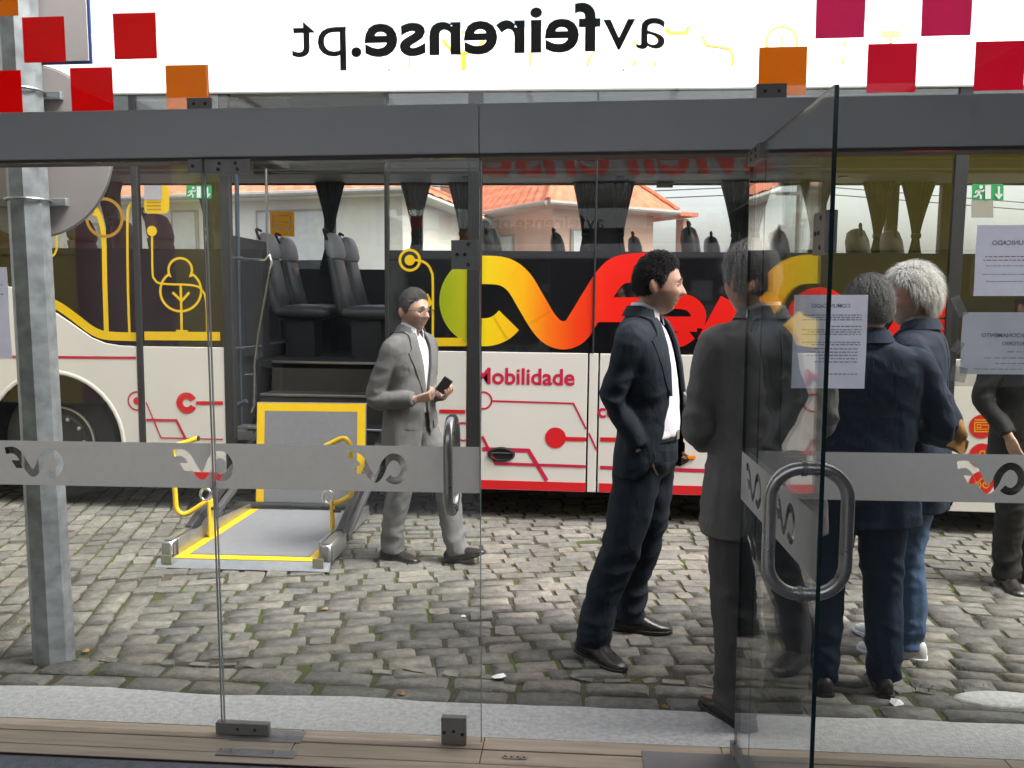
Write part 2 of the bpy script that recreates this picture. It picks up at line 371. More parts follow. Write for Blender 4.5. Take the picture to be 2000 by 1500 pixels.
# ------------------------------------------------------------------ grass and moss in the joints
M_grass = mat('grass_blades', (.06, .10, .018), .7, 0, .3, 20, c2=(.11, .13, .035))
g = G()
spots = [(gnd(a, b), r_, n_) for a, b, r_, n_ in ((36, 1222, .06, 260), (20, 1235, .05, 150), (1790, 1345, .05, 90), (1830, 1365, .04, 70), (1770, 1362, .04, 60), (1335, 1375, .02, 50), (1880, 1300, .06, 90), (1760, 1300, .06, 110), (560, 1350, .02, 30), (1900, 1340, .05, 70), (1855, 1350, .03, 60), (340, 1120, .03, 40), (1690, 1385, .03, 40))]
jr = random.Random(5)
for _ in range(330):
    q = stones[jr.randrange(60, 900)]
    k = noise.noise(Vector((q[0] * .8, q[1] * .8, 5)))
    if k > -.05: c, s = math.cos(q[2]), math.sin(q[2]); sx = jr.choice((-.5, .5)); spots.append((Vector((q[0] + sx * (q[3] + .015) * c, q[1] + sx * (q[3] + .015) * s, gz(q[0], q[1]))), .012, 9))
for p, r_, n_ in spots:
    for _ in range(n_):
        a = jr.uniform(0, 6.28); d = r_ * math.sqrt(jr.random()); x, y = p.x + d * math.cos(a) * 1.6, p.y + d * math.sin(a); z = gz(x, y) - .012
        h = jr.uniform(.010, .018) + (.014 * jr.random() if r_ > .04 else 0); b = jr.uniform(0, 6.28); w = .0022; lx, ly = jr.uniform(-.6, .6) * h, jr.uniform(-.6, .6) * h
        g.add([(x - w * math.cos(b), y - w * math.sin(b), z), (x + w * math.cos(b), y + w * math.sin(b), z), (x + lx * .5, y + ly * .5, z + h * .7), (x + lx, y + ly, z + h)], [(0, 1, 2), (2, 1, 3)])
tag(obj('grass', g, M_grass), 'short green grass and moss growing between the cobbles', 'grass', kind='stuff')
M_leaf = mat('dry_leaf', (.28, .15, .05), .8, 0, .3, 20); M_litter = mat('paper_litter', (.75, .75, .76), .7)
def crumb(name, px, py, s, m, label, cat):
    p = gnd(px, py); gg = G(); k = random.Random(px); vv = [(p.x + s * k.uniform(.7, 1.1) * math.cos(a), p.y + s * k.uniform(.5, .9) * math.sin(a), p.z + .008 + k.uniform(0, s * .35)) for a in (0, 1, 2, 3, 4.2, 5.2)]
    gg.add(vv + [(p.x, p.y, p.z + .014 + s * .3)], [(i, (i + 1) % 6, 6) for i in range(6)] + [(5, 4, 3, 2, 1, 0)]); tag(obj(name, gg, m), label, cat)
crumb('paper_scrap', 975, 1327, .035, M_litter, 'crumpled white paper scrap lying in the cobble joint near the doorway', 'litter')
crumb('paper_scrap', 905, 1207, .016, M_litter, 'thin white paper sliver on the cobbles behind the closed glass door', 'litter')
crumb('dry_leaf', 784, 1358, .022, M_leaf, 'small dry leaf caught by the kerb below the closed glass door', 'leaf')
crumb('dry_leaf', 1300, 1385, .02, M_leaf, 'small dry leaf by the kerb just right of the doorway centre', 'leaf')
crumb('dry_leaf', 168, 1275, .02, M_leaf, 'small dry leaf lying at the foot of the metal post', 'leaf')
crumb('dry_leaf', 635, 1193, .022, M_leaf, 'reddish dry leaf on the cobbles in front of the lift platform', 'leaf')
crumb('plastic_wrapper', 1752, 1378, .035, M_litter, 'clear crumpled wrapper on the cobbles at the kerb behind navy suit heels', 'litter')

# ------------------------------------------------------------------ the office: floor, walls, ceiling
M_wood = mat('wood_laminate', (.30, .235, .175), .45, 0, .25, 3, .06, 200, c2=(.42, .345, .265))
nt = M_wood.node_tree; mp = nt.nodes.new('ShaderNodeMapping'); mp.inputs['Scale'].default_value = (1.0, 14, 1); tcn = [n for n in nt.nodes if n.type == 'TEX_COORD'][0]
for nn in [n for n in nt.nodes if n.type == 'TEX_NOISE']: nt.links.new(tcn.outputs['Object'], mp.inputs[0]); nt.links.new(mp.outputs[0], nn.inputs['Vector'])
M_floor = mat('dark_entrance_mat', (.14, .15, .17), .95, 0, .15, 30, .8, 300, c2=(.20, .21, .23))
M_plaster = mat('white_plaster', (.82, .81, .79), .9, 0, .03, 2, .15, 80)
M_ceil = mat('ceiling_paint', (.86, .86, .85), .9, 0, .02)
M_yellow_wall = mat('yellow_facade_paint', (.52, .40, .04), .75, 0, .06, 3, .0, 60)
M_maroon = mat('maroon_facade_paint', (.16, .018, .03), .7, 0, .08, 3)
M_red = mat('red_sign_letters', (.62, .02, .03), .4, 0, .05)
yd = tag(obj('yard_bounce_slab', G().box(-14, 14, -16, -3.2, -.25, -.05), mat('pale_bounce_surface', (.45, .44, .41), .9, 0, .1, 3)), kind='structure')  # unseen pale slab, added to bounce light into the office from behind
g = G().box(-3.2, 2.3, -3, 2.66, -.12, -.008); fl = tag(obj('office_floor', g, M_floor), kind='structure')
th = tag(obj('threshold', G().box(-3.2, 2.3, 2.664, 2.72, -.12, 0.0), M_wood), kind='structure')
for x0, x1 in ((-3.2, -2.3), (-2.297, -1.02), (-1.017, -.335), (-.332, .52), (.523, 1.5), (1.503, 2.3)):
    for y0, y1, ex in ((2.724, 2.81, 0), (2.818, 2.897, 0)):
        if y0 < 2.8 or x1 < -.3 or True: obj('plank', G().box(x0 + (.0 if y0 > 2.8 else .0), x1, y0, y1, -.12, .001 * rs.uniform(0, 1.5)), M_wood, th, bevel=.0015)
obj('guide_groove', G().box(-3.2, 2.3, 2.81, 2.818, -.12, -.006), M_black, th)
obj('edge_trim', G().box(-3.2, 2.3, 2.6605, 2.6635, -.1, -.001), mat('dark_trim', (.03, .015, .015), .5), th)

M_pane = glass('clear_glass', (.965, .978, .97), 1.45, dirt=.012)
M_frame0 = mat('white_mullion', (.6, .6, .58), .5)
office = root('office_building', (-.4, 2.9, 0), label='office with yellow street front and maroon pilasters, mirrored in the bus windows', cat='building')
obj('wall', G().box(-10, -3.2, 2.85, 3.05, -.2, 3.45), M_yellow_wall, office)
obj('wall', G().box(2.3, 10, 2.85, 3.05, -.2, 3.45), M_yellow_wall, office)
for x0, x1 in ((-5.95, -4.75), (5.6, 6.8)): obj('pilaster', G().box(x0, x1, 3.053, 3.09, -.2, 3.45), M_maroon, office, bevel=.004)
for z in (1.05, 2.15): obj('facade_joint', G().box(-9.9, -5.96, 3.0505, 3.056, z, z + .015), M_black, office); obj('facade_joint', G().box(2.4, 5.58, 3.0505, 3.056, z, z + .015), M_black, office)
obj('fascia', G().box(-3.2, 2.3, 2.83, 3.0, 2.96, 3.45), mat('fascia_panel', (.32, .33, .34), .5, .2), office)
gt = text_fit('avfeirense', 2.15, -1.15, 3.03, 3.008, bold=.02, shear=.25); obj('sign_lettering', gt, M_red, office)
SKX0, SKX1, SKY0, SKY1 = -3.0, 2.1, -2.85, .25      # unseen roof light, added to brighten the office
for a in ((-3.2, 2.3, -3, SKY0), (-3.2, 2.3, SKY1, 2.82), (-3.2, SKX0, SKY0, SKY1), (SKX1, 2.3, SKY0, SKY1)): obj('ceiling', G().box(*a, 2.96, 3.1), M_ceil, office)
for i in range(5): x = SKX0 + (SKX1 - SKX0) * i / 4; obj('added_skylight_bar', G().box(x - .025, x + .025, SKY0, SKY1, 3.42, 3.47), M_frame0, office)
for a in ((SKX0 - .05, SKX1 + .05, SKY0 - .05, SKY0), (SKX0 - .05, SKX1 + .05, SKY1, SKY1 + .05), (SKX0 - .05, SKX0, SKY0, SKY1), (SKX1, SKX1 + .05, SKY0, SKY1)): obj('added_skylight_kerb', G().box(*a, 3.102, 3.45), M_ceil, office)
obj('added_skylight_glass', G().box(SKX0, SKX1, SKY0, SKY1, 3.475, 3.485), M_pane, office)
for a in ((-10, 10, -3.1, SKY0 - .05), (-10, 10, SKY1 + .05, 3.02), (-10, SKX0 - .05, SKY0 - .05, SKY1 + .05), (SKX1 + .05, 10, SKY0 - .05, SKY1 + .05)): obj('roof', G().box(*a, 3.452, 3.56), M_conc, office)
M_side = mat('grey_wall_paint', (.20, .20, .205), .9)
obj('wall', G().box(-3.4, -3.203, -3, 2.84, -.1, 2.955), M_side, office)
obj('wall', G().box(2.303, 2.5, -3, 2.84, -.1, 2.955), M_side, office)
# back wall
obj('wall', G().box(-3.2, 2.3, -3.15, -3.0, -.1, 2.955), mat('slate_wall_paint', (.10, .105, .11), .9), office)

# ------------------------------------------------------------------ shop front: beam, panes, clamps, lettering
M_beam = mat('anodised_beam', (.56, .575, .60), .55, .1, .03, 4, .03, 400)
M_edge = mat('green_glass_edge', (.006, .02, .022), .2, 0, .1)
M_edgel = mat('pale_glass_edge', (.30, .34, .33), .2, 0, .1)
M_band = film('frosted_band', (.58, .57, .55), (.66, .645, .62), .62, .0)
M_vred = film('red_vinyl', (.70, .012, .016), (.92, .012, .02), .8)
M_vora = film('orange_vinyl', (.80, .36, .008), (.92, .42, .006), .8)
M_vmag = film('magenta_vinyl', (.70, .10, .26), (.88, .13, .33), .8)
M_vpin = film('crimson_vinyl', (.70, .05, .13), (.88, .06, .17), .8)
M_vlet = mat('black_vinyl_letters', (.025, .023, .025), .5)
M_paper = film('notice_paper', (.84, .84, .93), (.86, .86, .99), .6)
M_print = mat('faded_print', (.36, .35, .40), .9); M_printr = mat('red_print', (.45, .12, .12), .9)
front = root('shop_front', (-.4, YF, 0), label='grey aluminium and frameless glass shop front with coloured vinyl squares above the beam', cat='glass front')
def fz(px, py, Y=YF): p = onY(px, py, Y); return p.x, p.z
BX = -.339
for a, b in ((-3.19, BX - .001), (BX + .001, 2.29)):
    obj('beam', G().box(a, b, YF - .012, YF + .10, 2.099, 2.262), M_beam, front, bevel=.002)
    obj('beam_track', G().box(a, b, YF - .004, YF + .085, 2.088, 2.0985), mat('track_felt', (.12, .10, .085), .8), front)
for a, b in ((-3.19, -1.302), (-1.296, .572), (.578, 2.29)): obj('transom_pane', G().box(a, b, YF + .03, YF + .04, 2.2625, 2.955), M_pane, front)
for a, b in ((-3.19, -1.312), (.612, 2.29)):
    p = obj('fixed_pane', G().box(a, b, YF - .005, YF + .005, .002, 2.0875), M_pane, front)
obj('pane_edge', G().box(.6085, .6115, YF - .005, YF + .005, .002, 2.0875), M_edge, front)
obj('pane_edge', G().box(-1.3115, -1.3085, YF - .005, YF + .005, .002, 2.0875), M_edgel, front)
def screws(par, pts, y, r=.006, world=True):
    for x, z in pts: obj('screw', G().lathe([(r, y), (r, y - .0015), (r * .55, y - .0015), (r * .5, y + .001)], 12, (x, 0, z), 'y'), M_screw, par, world)
for (x0, y0), (x1, y1) in (((362, 190), (412, 214)), ((1479, 162), (1538, 187))):
    a = fz(x0, y0); b = fz(x1, y1)
    cl = obj('glass_clamp', G().box(a[0], b[0], YF + .008, YF + .06, 2.2625, a[1]), M_steel_d, front, bevel=.0015)
    zc = (a[1] + 2.2625) / 2; screws(cl, [(a[0] + (b[0] - a[0]) * .28, zc), (a[0] + (b[0] - a[0]) * .74, zc)], YF + .0075)
SQ = [(-50, -55, 38, 30, M_vora), (45, 35, 129, 121, M_vred), (222, 27, 307, 115, M_vred), (-40, 138, 47, 226, M_vred), (140, 132, 221, 221, M_vred), (324, 127, 410, 217, M_vora), (128, -60, 214, 20, None),
      (1592, -20, 1690, 74, M_vmag), (1800, -25, 1897, 69, M_vmag), (1692, 84, 1790, 183, M_vpin), (1901, 79, 2002, 179, M_vpin), (1479, 90, 1577, 189, M_vora), (2010, -20, 2105, 66, M_vmag)]
for x0, y0, x1, y1, m in SQ:
    if m is None: continue
    a = onY((x0 + x1) / 2, (y0 + y1) / 2, YF + .044); s = .0775
    z0 = max(a.z - s, 2.2632); obj('vinyl_square', G().box(a.x - s, a.x + s, YF + .0405, YF + .0415, z0, a.z + s), m, front)
YT = YF + .042
for txt, xa, xb, bold in (('av', 1298, 1178, .0), ('feirense', 1172, 712, .025), ('.', 706, 686, .02), ('pt', 676, 571, .0)):
    A = onY(xa, 95, YT).x; B = onY(xb, 110, YT).x; zb = onY(1000, 101, YT).z
    obj('lettering', text_fit(txt, A, B, zb, YT, h=onY(1000, 30, YT).z * 0 + .2135, bold=bold), M_vlet, front)
def curve_fill(name, outer, holes, y):
    c = bpy.data.curves.new(name, 'CURVE'); c.dimensions = '2D'; c.fill_mode = 'FRONT'
    for poly in [outer] + holes:
        s = c.splines.new('POLY'); s.points.add(len(poly) - 1); s.use_cyclic_u = True
        for q, (a, b) in zip(s.points, poly): q.co = (a, b, 0, 1)
    o = bpy.data.objects.new(name, c); col.objects.link(o); me = bpy.data.meshes.new_from_object(o.evaluated_get(bpy.context.evaluated_depsgraph_get()))
    bpy.data.objects.remove(o); g = G().add([(v.co.x, y, v.co.y) for v in me.vertices], [tuple(p.vertices) for p in me.polygons]); bpy.data.meshes.remove(me); return g
def logo_holes(cx, cz, s=1.0):
    k = s * .164 / 262.
    path = [(958, 1150), (1005, 1146), (1045, 1172), (1082, 1238), (1120, 1282), (1152, 1252), (1180, 1188), (1218, 1154), (1258, 1160), (1284, 1192), (1290, 1226), (1278, 1262), (1248, 1288), (1215, 1284), (1196, 1270)]
    pts = [(p.x, p.y) for p in catmull([(a, b, 0) for a, b in path], 5)]
    w = [40] * len(pts); g = G().band(pts, w, 0); n = len(pts)
    L = [(v[0], v[2]) for v in g.v[:n]]; Rr = [(v[0], v[2]) for v in g.v[n:]]
    a = L + Rr[::-1]; b = [(992, 1206), (1042, 1206), (1062, 1252), (1020, 1252)]
    return [[(cx + (x - 1128) * k, cz - (z - 1220) * k) for x, z in q] for q in (a, b)]
def clipx(polys, lo, hi):
    res = []
    for poly in polys:
        for edge, sg in ((lo, 1), (hi, -1)):
            out = []
            for a, b in zip(poly, poly[1:] + poly[:1]):
                ia, ib = sg * (a[0] - edge) >= 0, sg * (b[0] - edge) >= 0
                if ia: out.append(a)
                if ia != ib: t = (edge - a[0]) / (b[0] - a[0]); out.append((edge, a[1] + t * (b[1] - a[1])))
            poly = out
            if not poly: break
        if len(poly) > 2: res.append(poly)
    return res
BZ0, BZ1 = .932, 1.096
def band_obj(parent, x0, x1, y, centres, world=True, mats=None):
    return obj('frosted_band', curve_fill('band', [(x0, BZ0), (x1, BZ0), (x1, BZ1), (x0, BZ1)], clipx([h for c in centres for h in logo_holes(c, (BZ0 + BZ1) / 2)], x0 + .0006, x1 - .0006), y), mats or M_band, parent, world)
LX = [fz(68, 907)[0], fz(397, 907)[0], fz(735, 907)[0], fz(1932, 925)[0]]
band_obj(front, -3.19, -1.313, YF - .0062, [LX[0], LX[1]])
band_obj(front, .613, 2.29, YF - .0062, [LX[3]])
# bracket where the doors turn, and the floor plates
def plate(name, px0, py0, px1, py1, m, parent, y=YF - .006, th_=.008, scr=()):
    a = fz(px0, py0, y); b = fz(px1, py1, y); z1, z0 = max(a[1], b[1]), min(a[1], b[1])
    o = obj(name, G().box(a[0], b[0], y - th_, YF + .012, z0, z1), m, parent, bevel=.001)
    if scr:
        screws(o, [(a[0] + (b[0] - a[0]) * u, z0 + (z1 - z0) * v) for u, v in scr], y - th_)
    return o
plate('hinge_bracket', 368, 312, 398, 338, M_steel_d, front, scr=((.35, .5),))
obj('floor_plate', G().box(-1.275, -.99, 2.70, 2.745, .002, .0045), M_steel, front, bevel=.001)
obj('floor_plate', G().box(-1.27, -1.0, 2.80, 2.88, .002, .004), M_steel_d, front, bevel=.001)
a = onY(1290, 1462, 2.82); obj('floor_plate', G().box(.235, .62, 2.66, 2.845, .0025, .005), M_steel_d, front, bevel=.001)
sp = obj('strike_plate', G().box(-.258, -.168, 2.758, 2.778, .002, .0045), M_steel, front, bevel=.001)
for x in (-.245, -.225, -.202, -.18): obj('screw', G().lathe([(.0045, .0047), (.0045, .0052)], 10, (x, 2.768, 0)), M_screw, sp)

# ------------------------------------------------------------------ the two swinging glass doors
def glass_door(loc, ang, W, label, centres):
    d = root('glass_door', loc, (0, 0, ang), label, 'glass door')
    pane = obj('pane', G().box(.0015, W - .0015, -.005, .005, .012, 2.085), M_pane, d, False)
    for x in (0, W): obj('pane_edge', G().box(x - .0015, x + .0015, -.005, .005, .012, 2.085), M_edge if ang else M_edgel, d, False)
    obj('pane_edge', G().box(.002, W - .002, -.005, .005, 2.0852, 2.087), M_edge, d, False)
    o = obj('frosted_band', curve_fill('band', [(.002, BZ0), (W - .002, BZ0), (W - .002, BZ1), (.002, BZ1)], clipx([h for c in centres for h in logo_holes(c, (BZ0 + BZ1) / 2)], .0026, W - .0026), -.0062), M_band, d, False)
    def pl(name, x0, x1, z0, z1, scr):
        o = obj(name, G().box(x0, x1, -.014, .014, z0, z1), M_steel_d, d, False, bevel=.0012)
        screws(o, [(x0 + (x1 - x0) * u, z0 + (z1 - z0) * v) for u, v in scr], -.014, world=False)
    pl('top_patch', .004, .168, 2.042, 2.09, ((.33, .72), (.3, .3), (.68, .72), (.72, .3)))
    pl('bottom_patch', -.03, .17, .006, .05, ((.42, .5), (.75, .5)))
    pl('lock_patch', W - .145, W - .055, .004, .105, ((.5, .5), (.12, .45), (.85, .4)))
    pl('lock_plate', W - .096, W - .002, 1.712, 1.81, ((.5, .5), (.22, .5), (.62, .85), (.62, .15)))
    x = W - .10; zc = 1.03; pts = []
    hw, hh, r = .095, .160, .078
    for cx, cz, a0 in ((hw - r, hh - r, 0), (-hw + r, hh - r, 90), (-hw + r, -hh + r, 180), (hw - r, -hh + r, 270)):
        pts += [(x, u, zc + w_) for u, w_ in arc(cx, cz, r, a0, a0 + 90, 8)]
    obj('handle', G().tube(pts, .0165, 16, closed=True), M_steel, d, False, smooth=60)
    for s_ in (-1, 1):
        for k in (-1, 1): obj('handle_collar', G().lathe([(.0195, s_ * .009), (.0195, s_ * .02)], 16, (x, 0, zc + k * hh), 'y'), M_steel_d, d, False, smooth=40)
    return d
d1 = glass_door((-1.300, YF, 0), 0, .960, 'closed frameless glass door with frosted band and oval steel pull handle', [LX[1] + 1.300, LX[2] + 1.300])
d2 = glass_door((.562, YF - .012, 0), math.atan2(-.86, .012), .862, 'glass door swung open inwards, its dark edge and steel loop handle near the camera', [.18, .56])

# ------------------------------------------------------------------ notices stuck to the right-hand pane
def notice(x0, y0, x1, y1, label, title, lines, red=(), name='paper_notice', sleeve=False):
    Y = YF - .009; a = fz(x0, y0, Y); b = fz(x1, y1, Y); W = b[0] - a[0]; Hh = a[1] - b[1]
    r = root(name, (a[0] + W / 2, Y, b[1]), label=label, cat='paper notice')
    g = G(); n = 8
    v = [(a[0] + W * i / n, Y - .0015 - .0015 * math.sin(i * 1.3 + j), b[1] + Hh * j / n) for j in range(n + 1) for i in range(n + 1)]
    g.add(v, [(j * (n + 1) + i, j * (n + 1) + i + 1, (j + 1) * (n + 1) + i + 1, (j + 1) * (n + 1) + i) for j in range(n) for i in range(n)])
    obj('sheet', g, M_paper, r, smooth=60)
    for t, u0, u1, v_ in title:
        obj('heading', text_fit(t, a[0] + W * u1, a[0] + W * u0, b[1] + Hh * v_, Y - .0042, bold=.02), M_print, r)
    k = random.Random(int(x0)); g = G(); g2 = G()
    for i, (u0, u1, v_) in enumerate(lines):
        x = u0
        while x < u1:
            w = k.uniform(.02, .07); (g2 if i in red else g).sheet([(a[0] + W * x, b[1] + Hh * v_), (a[0] + W * min(u1, x + w), b[1] + Hh * v_), (a[0] + W * min(u1, x + w), b[1] + Hh * (v_ + .012)), (a[0] + W * x, b[1] + Hh * (v_ + .012))], Y - .0042); x += w + .014
    tag(obj('print', g, M_print, r), kind='stuff')
    if g2.v: tag(obj('red_print', g2, M_printr, r), kind='stuff')
    if sleeve:
        obj('plastic_sleeve', G().box(a[0] - .035, b[0] + .03, Y - .006, Y - .0052, b[1] - .04, a[1] + .045), glass('sleeve_plastic', (.88, .89, .88), 1.4, .12, dirt=.25), r)
        for (dx, dz, w, h, an_) in ((-.03, Hh + .02, .03, .07, -.5), (-.03, .0, .05, .05, .2), (-.028, .09, .03, .04, .5)):
            M = Matrix.Translation((a[0] + dx + w / 2, Y - .0075, b[1] + dz)) @ Matrix.Rotation(an_, 4, 'Y'); obj('tape', G().box(-w / 2, w / 2, -.0004, .0004, -h / 2, h / 2, M=M), film('tape_film', (.5, .5, .5), (.45, .45, .45), .5, .7), r)
ls = [(.12, .92, .78), (.3, .92, .755), (.12, .92, .73), (.45, .92, .66), (.12, .92, .625), (.2, .92, .6), (.12, .92, .575), (.12, .92, .49), (.25, .92, .465), (.3, .88, .42), (.24, .88, .385), (.2, .88, .35), (.36, .88, .315), (.3, .88, .28), (.5, .9, .15)]
notice(1551, 576, 1688, 759, 'bluish white A4 notice headed COMUNICADO on the pane beside the open door', [('COMUNICADO', .24, .76, .865)], ls)
notice(1908, 440, 2052, 578, 'upper bluish white notice with red lines at the right edge of the glass', [('COMUNICADO', .2, .8, .72)], [(.12, .9, .55), (.1, .9, .5), (.14, .9, .42), (.1, .9, .3), (.15, .9, .2)], (0, 1))
notice(1880, 610, 2100, 732, 'office hours sheet in a taped clear plastic sleeve below the upper notice', [('HORARIO DE FUNCIONAMENTO', .17, .95, .6), ('ESCRITORIO', .35, .62, .47)], [(.4, .7, .36), (.2, .85, .26), (.3, .75, .17), (.12, .9, .08)], sleeve=True)
notice(-70, 522, 24, 700, 'brownish notice sheet on the pane at the left edge of the view', [], [(.1, .9, .8), (.1, .9, .7), (.1, .8, .6)])

# ------------------------------------------------------------------ the bus
BT = .011; _c, _s = math.cos(BT), math.sin(BT)
def BU(px, py, d=0.0):
    p = onY(px, py, YB + d); return (p.x * _c - p.z * _s, p.x * _s + p.z * _c)
def uat(px, py=600, d=0.0): return BU(px, py, d)[0]
def vat(px, py, d=0.0): return BU(px, py, d)[1]
M_cream = mat('cream_white_paint', (.64, .615, .565), .22, 0, .015, 2, .03, 3, coat=.4, bdist=.05)
M_roofw = mat('roof_white_paint', (.84, .84, .82), .3, 0, .015, 2, coat=.2)
M_bblack = mat('black_glass_band', (.006, .006, .007), .04, 0, .1, spec=.9, coat=.6)
M_bglass = glass('tinted_coach_glass', (.94, .945, .925), 1.6, boost=1.1)
M_yel = mat('yellow_vinyl', (.72, .47, .008), .3, 0, .02); M_gold = mat('gold_vinyl', (.38, .19, .01), .4)
M_rl = mat('crimson_line_vinyl', (.50, .012, .05), .3, 0, .03); M_rr = mat('red_vinyl_print', (.58, .012, .018), .3, 0, .03)
M_seat = mat('grey_seat_leather', (.085, .09, .094), .45, 0, .15, 6, .15, 40); M_headr = mat('light_headrest', (.42, .43, .44), .5, 0, .08, 6, .1, 60)
M_mseat = mat('maroon_seat', (.05, .012, .016), .6); M_curt = mat('grey_green_curtain', (.055, .07, .068), .85, 0, .2, 10, .2, 60)
M_inner = mat('interior_grey', (.20, .21, .22), .6, 0, .06); M_inner_d = mat('interior_dark', (.025, .026, .03), .6)
M_carpet = mat('speckled_step_lining', (.05, .048, .05), .9, 0, .4, 160, .3, 200, c2=(.10, .085, .06)); M_alu = mat('aluminium_nosing', (.6, .6, .6), .3, .9)
M_tyre = mat('tyre_rubber', (.011, .0105, .010), .8, 0, .3, 9, .35, 60); M_rim = mat('wheel_rim', (.5, .5, .48), .35, .7, .15, 12); M_amber = mat('amber_reflector', (.75, .22, .01), .2)
M_under = mat('underbody', (.015, .015, .015), .9)
def logo_mat():
    m = bpy.data.materials.new('gradient_logo_vinyl'); m.use_nodes = True; n = m.node_tree.nodes; l = m.node_tree.links; b = n['Principled BSDF']; b.inputs['Roughness'].default_value = .25
    tc = n.new('ShaderNodeTexCoord'); sp = n.new('ShaderNodeSeparateXYZ'); l.new(tc.outputs['Object'], sp.inputs[0]); mr = n.new('ShaderNodeMapRange')
    mr.inputs[1].default_value = uat(868); mr.inputs[2].default_value = uat(1300); l.new(sp.outputs[0], mr.inputs[0]); rp = n.new('ShaderNodeValToRGB'); e = rp.color_ramp.elements
    e[0].color = (.30, .36, .005, 1); e[1].color = (.70, .012, .008, 1)
    for p, c in ((.1, (.45, .45, .006, 1)), (.2, (.80, .58, .01, 1)), (.36, (.85, .42, .008, 1)), (.47, (.85, .17, .008, 1)), (.6, (.82, .05, .008, 1)), (.75, (.80, .018, .01, 1))): x = e.new(p); x.color = c
    l.new(mr.outputs[0], rp.inputs[0]); l.new(rp.outputs[0], b.inputs['Base Color']); return m
M_logo = logo_mat()
bus = root('bus', (0, YB, 0), (0, BT, 0), 'long white coach with black window band, yellow town drawings, gradient logo and open side door', 'bus')
def bobj(name, g, m, par=None, **k): return obj(name, g, m, par or bus, False, **k)
V0, VB, VW, VR = .15, 1.215, 1.977, 3.155
UL, UR = -8.2, 7.2
uS1 = uat(273, 690); uD0, uD1 = uat(437, 600), uat(754, 600); uS2a, uS2b = uat(912, 700), uat(939, 700); uS3 = uat(1158, 700); uS4 = uat(1851, 760)
wc = BU(108, 866); RA = .56; RT = .485
# lower panels
beltpx = [(235, 675), (205, 670), (178, 659), (140, 632), (97, 603), (60, 580), (20, 560), (-80, 548)]
belt = [BU(*q) for q in beltpx]
arch = [(wc[0] + RA * math.cos(R(a)), wc[1] + RA * math.sin(R(a))) for a in range(-28, 209, 9)]
polyA = [(uS1 - .028, V0), (uS1 - .028, VB)] + belt + [(UL, belt[-1][1]), (UL, V0), (arch[-1][0], V0)] + [a for a in arch[::-1] if a[1] > V0] + [(arch[0][0], V0)]
bobj('side_panel', G().prism(polyA, 0, .02), M_cream, bevel=.003)
for a, b in ((uS1 + .028, uD0 - .004), (uD1 + .02, uS2a - .003), (uS2b + .006, uat(1146, 800)), (uat(1149.5, 800), uat(1166.5, 800)), (uat(1170, 800), uS4 - .045), (uS4 + .045, UR)):
    v0 = V0 if b < 3 else .085
    bobj('side_panel', G().box(a, b, 0, .02, v0, VB), M_cream, bevel=.003)
bobj('wheel_arch', G().rings([[(wc[0] + r_ * math.cos(R(a)), y, wc[1] + r_ * math.sin(R(a))) for a in range(-30, 211, 10)] for r_, y in ((RA, -.004), (RA + .0, .03), (RA - .01, .6))], cap=False), M_black)
bobj('arch_lip', G().rings([[(wc[0] + r_ * math.cos(R(a)), y, wc[1] + r_ * math.sin(R(a))) for a in range(-28, 209, 8)] for r_, y in ((RA + .035, -.002), (RA + .015, -.012), (RA, -.004))], cap=False), M_cream, smooth=60)
# wheel
wh = bobj('wheel', G().lathe([(.05, .14), (.16, .12), (.2, .09), (.27, .13), (.275, .10)], 40, (wc[0], 0, wc[1]), 'y'), M_dark, smooth=30)
bobj('tyre', G().lathe([(.285, .40), (.40, .42), (RT, .38), (RT + .003, .24), (RT, .12), (.46, .075), (.40, .055), (.33, .06), (.292, .085), (.285, .12)], 56, (wc[0], 0, wc[1]), 'y'), M_tyre, wh, smooth=35)
bobj('rim', G().lathe([(.29, .10), (.29, .066), (.278, .062), (.272, .10)], 48, (wc[0], 0, wc[1]), 'y', cap=False), M_rim, wh, smooth=35)
for k in range(10): a = k * math.pi / 5; bobj('wheel_nut', G().lathe([(.016, .11), (.016, .075), (.008, .07)], 6, (wc[0] + .19 * math.cos(a), 0, wc[1] + .19 * math.sin(a)), 'y'), M_rim, wh)
# black lower glass band and its upper panes
segs = [(UL, uS1 - .02), (uS1 + .02, uD0 - .004), (uD1 + .02, uS2a - .002), (uS2b + .004, uS3 - .008), (uS3 + .008, uS4 - .04), (uS4 + .045, UR)]
for a, b in segs:
    bobj('lower_glass_band', G().box(a, b, .010, .03, .75 if b < uS1 else VB - .02, VW), M_bblack)
    bobj('window', G().box(a, b, .010, .016, VW + .0005, VR), M_bglass)
for u, w, v0, v1 in ((uS1, .05, V0, VR), (uD0 + .03, .075, V0, VR), (uD1 + .005, .03, V0, VR), ((uS2a + uS2b) / 2, uS2b - uS2a - .002, V0, VR), (uS3, .014, VB, VR), (uS4, .09, .085, VR)):
    bobj('pillar_seal', G().box(u - w / 2, u + w / 2, -.004, .05, v0, v1), M_black, bevel=.003)
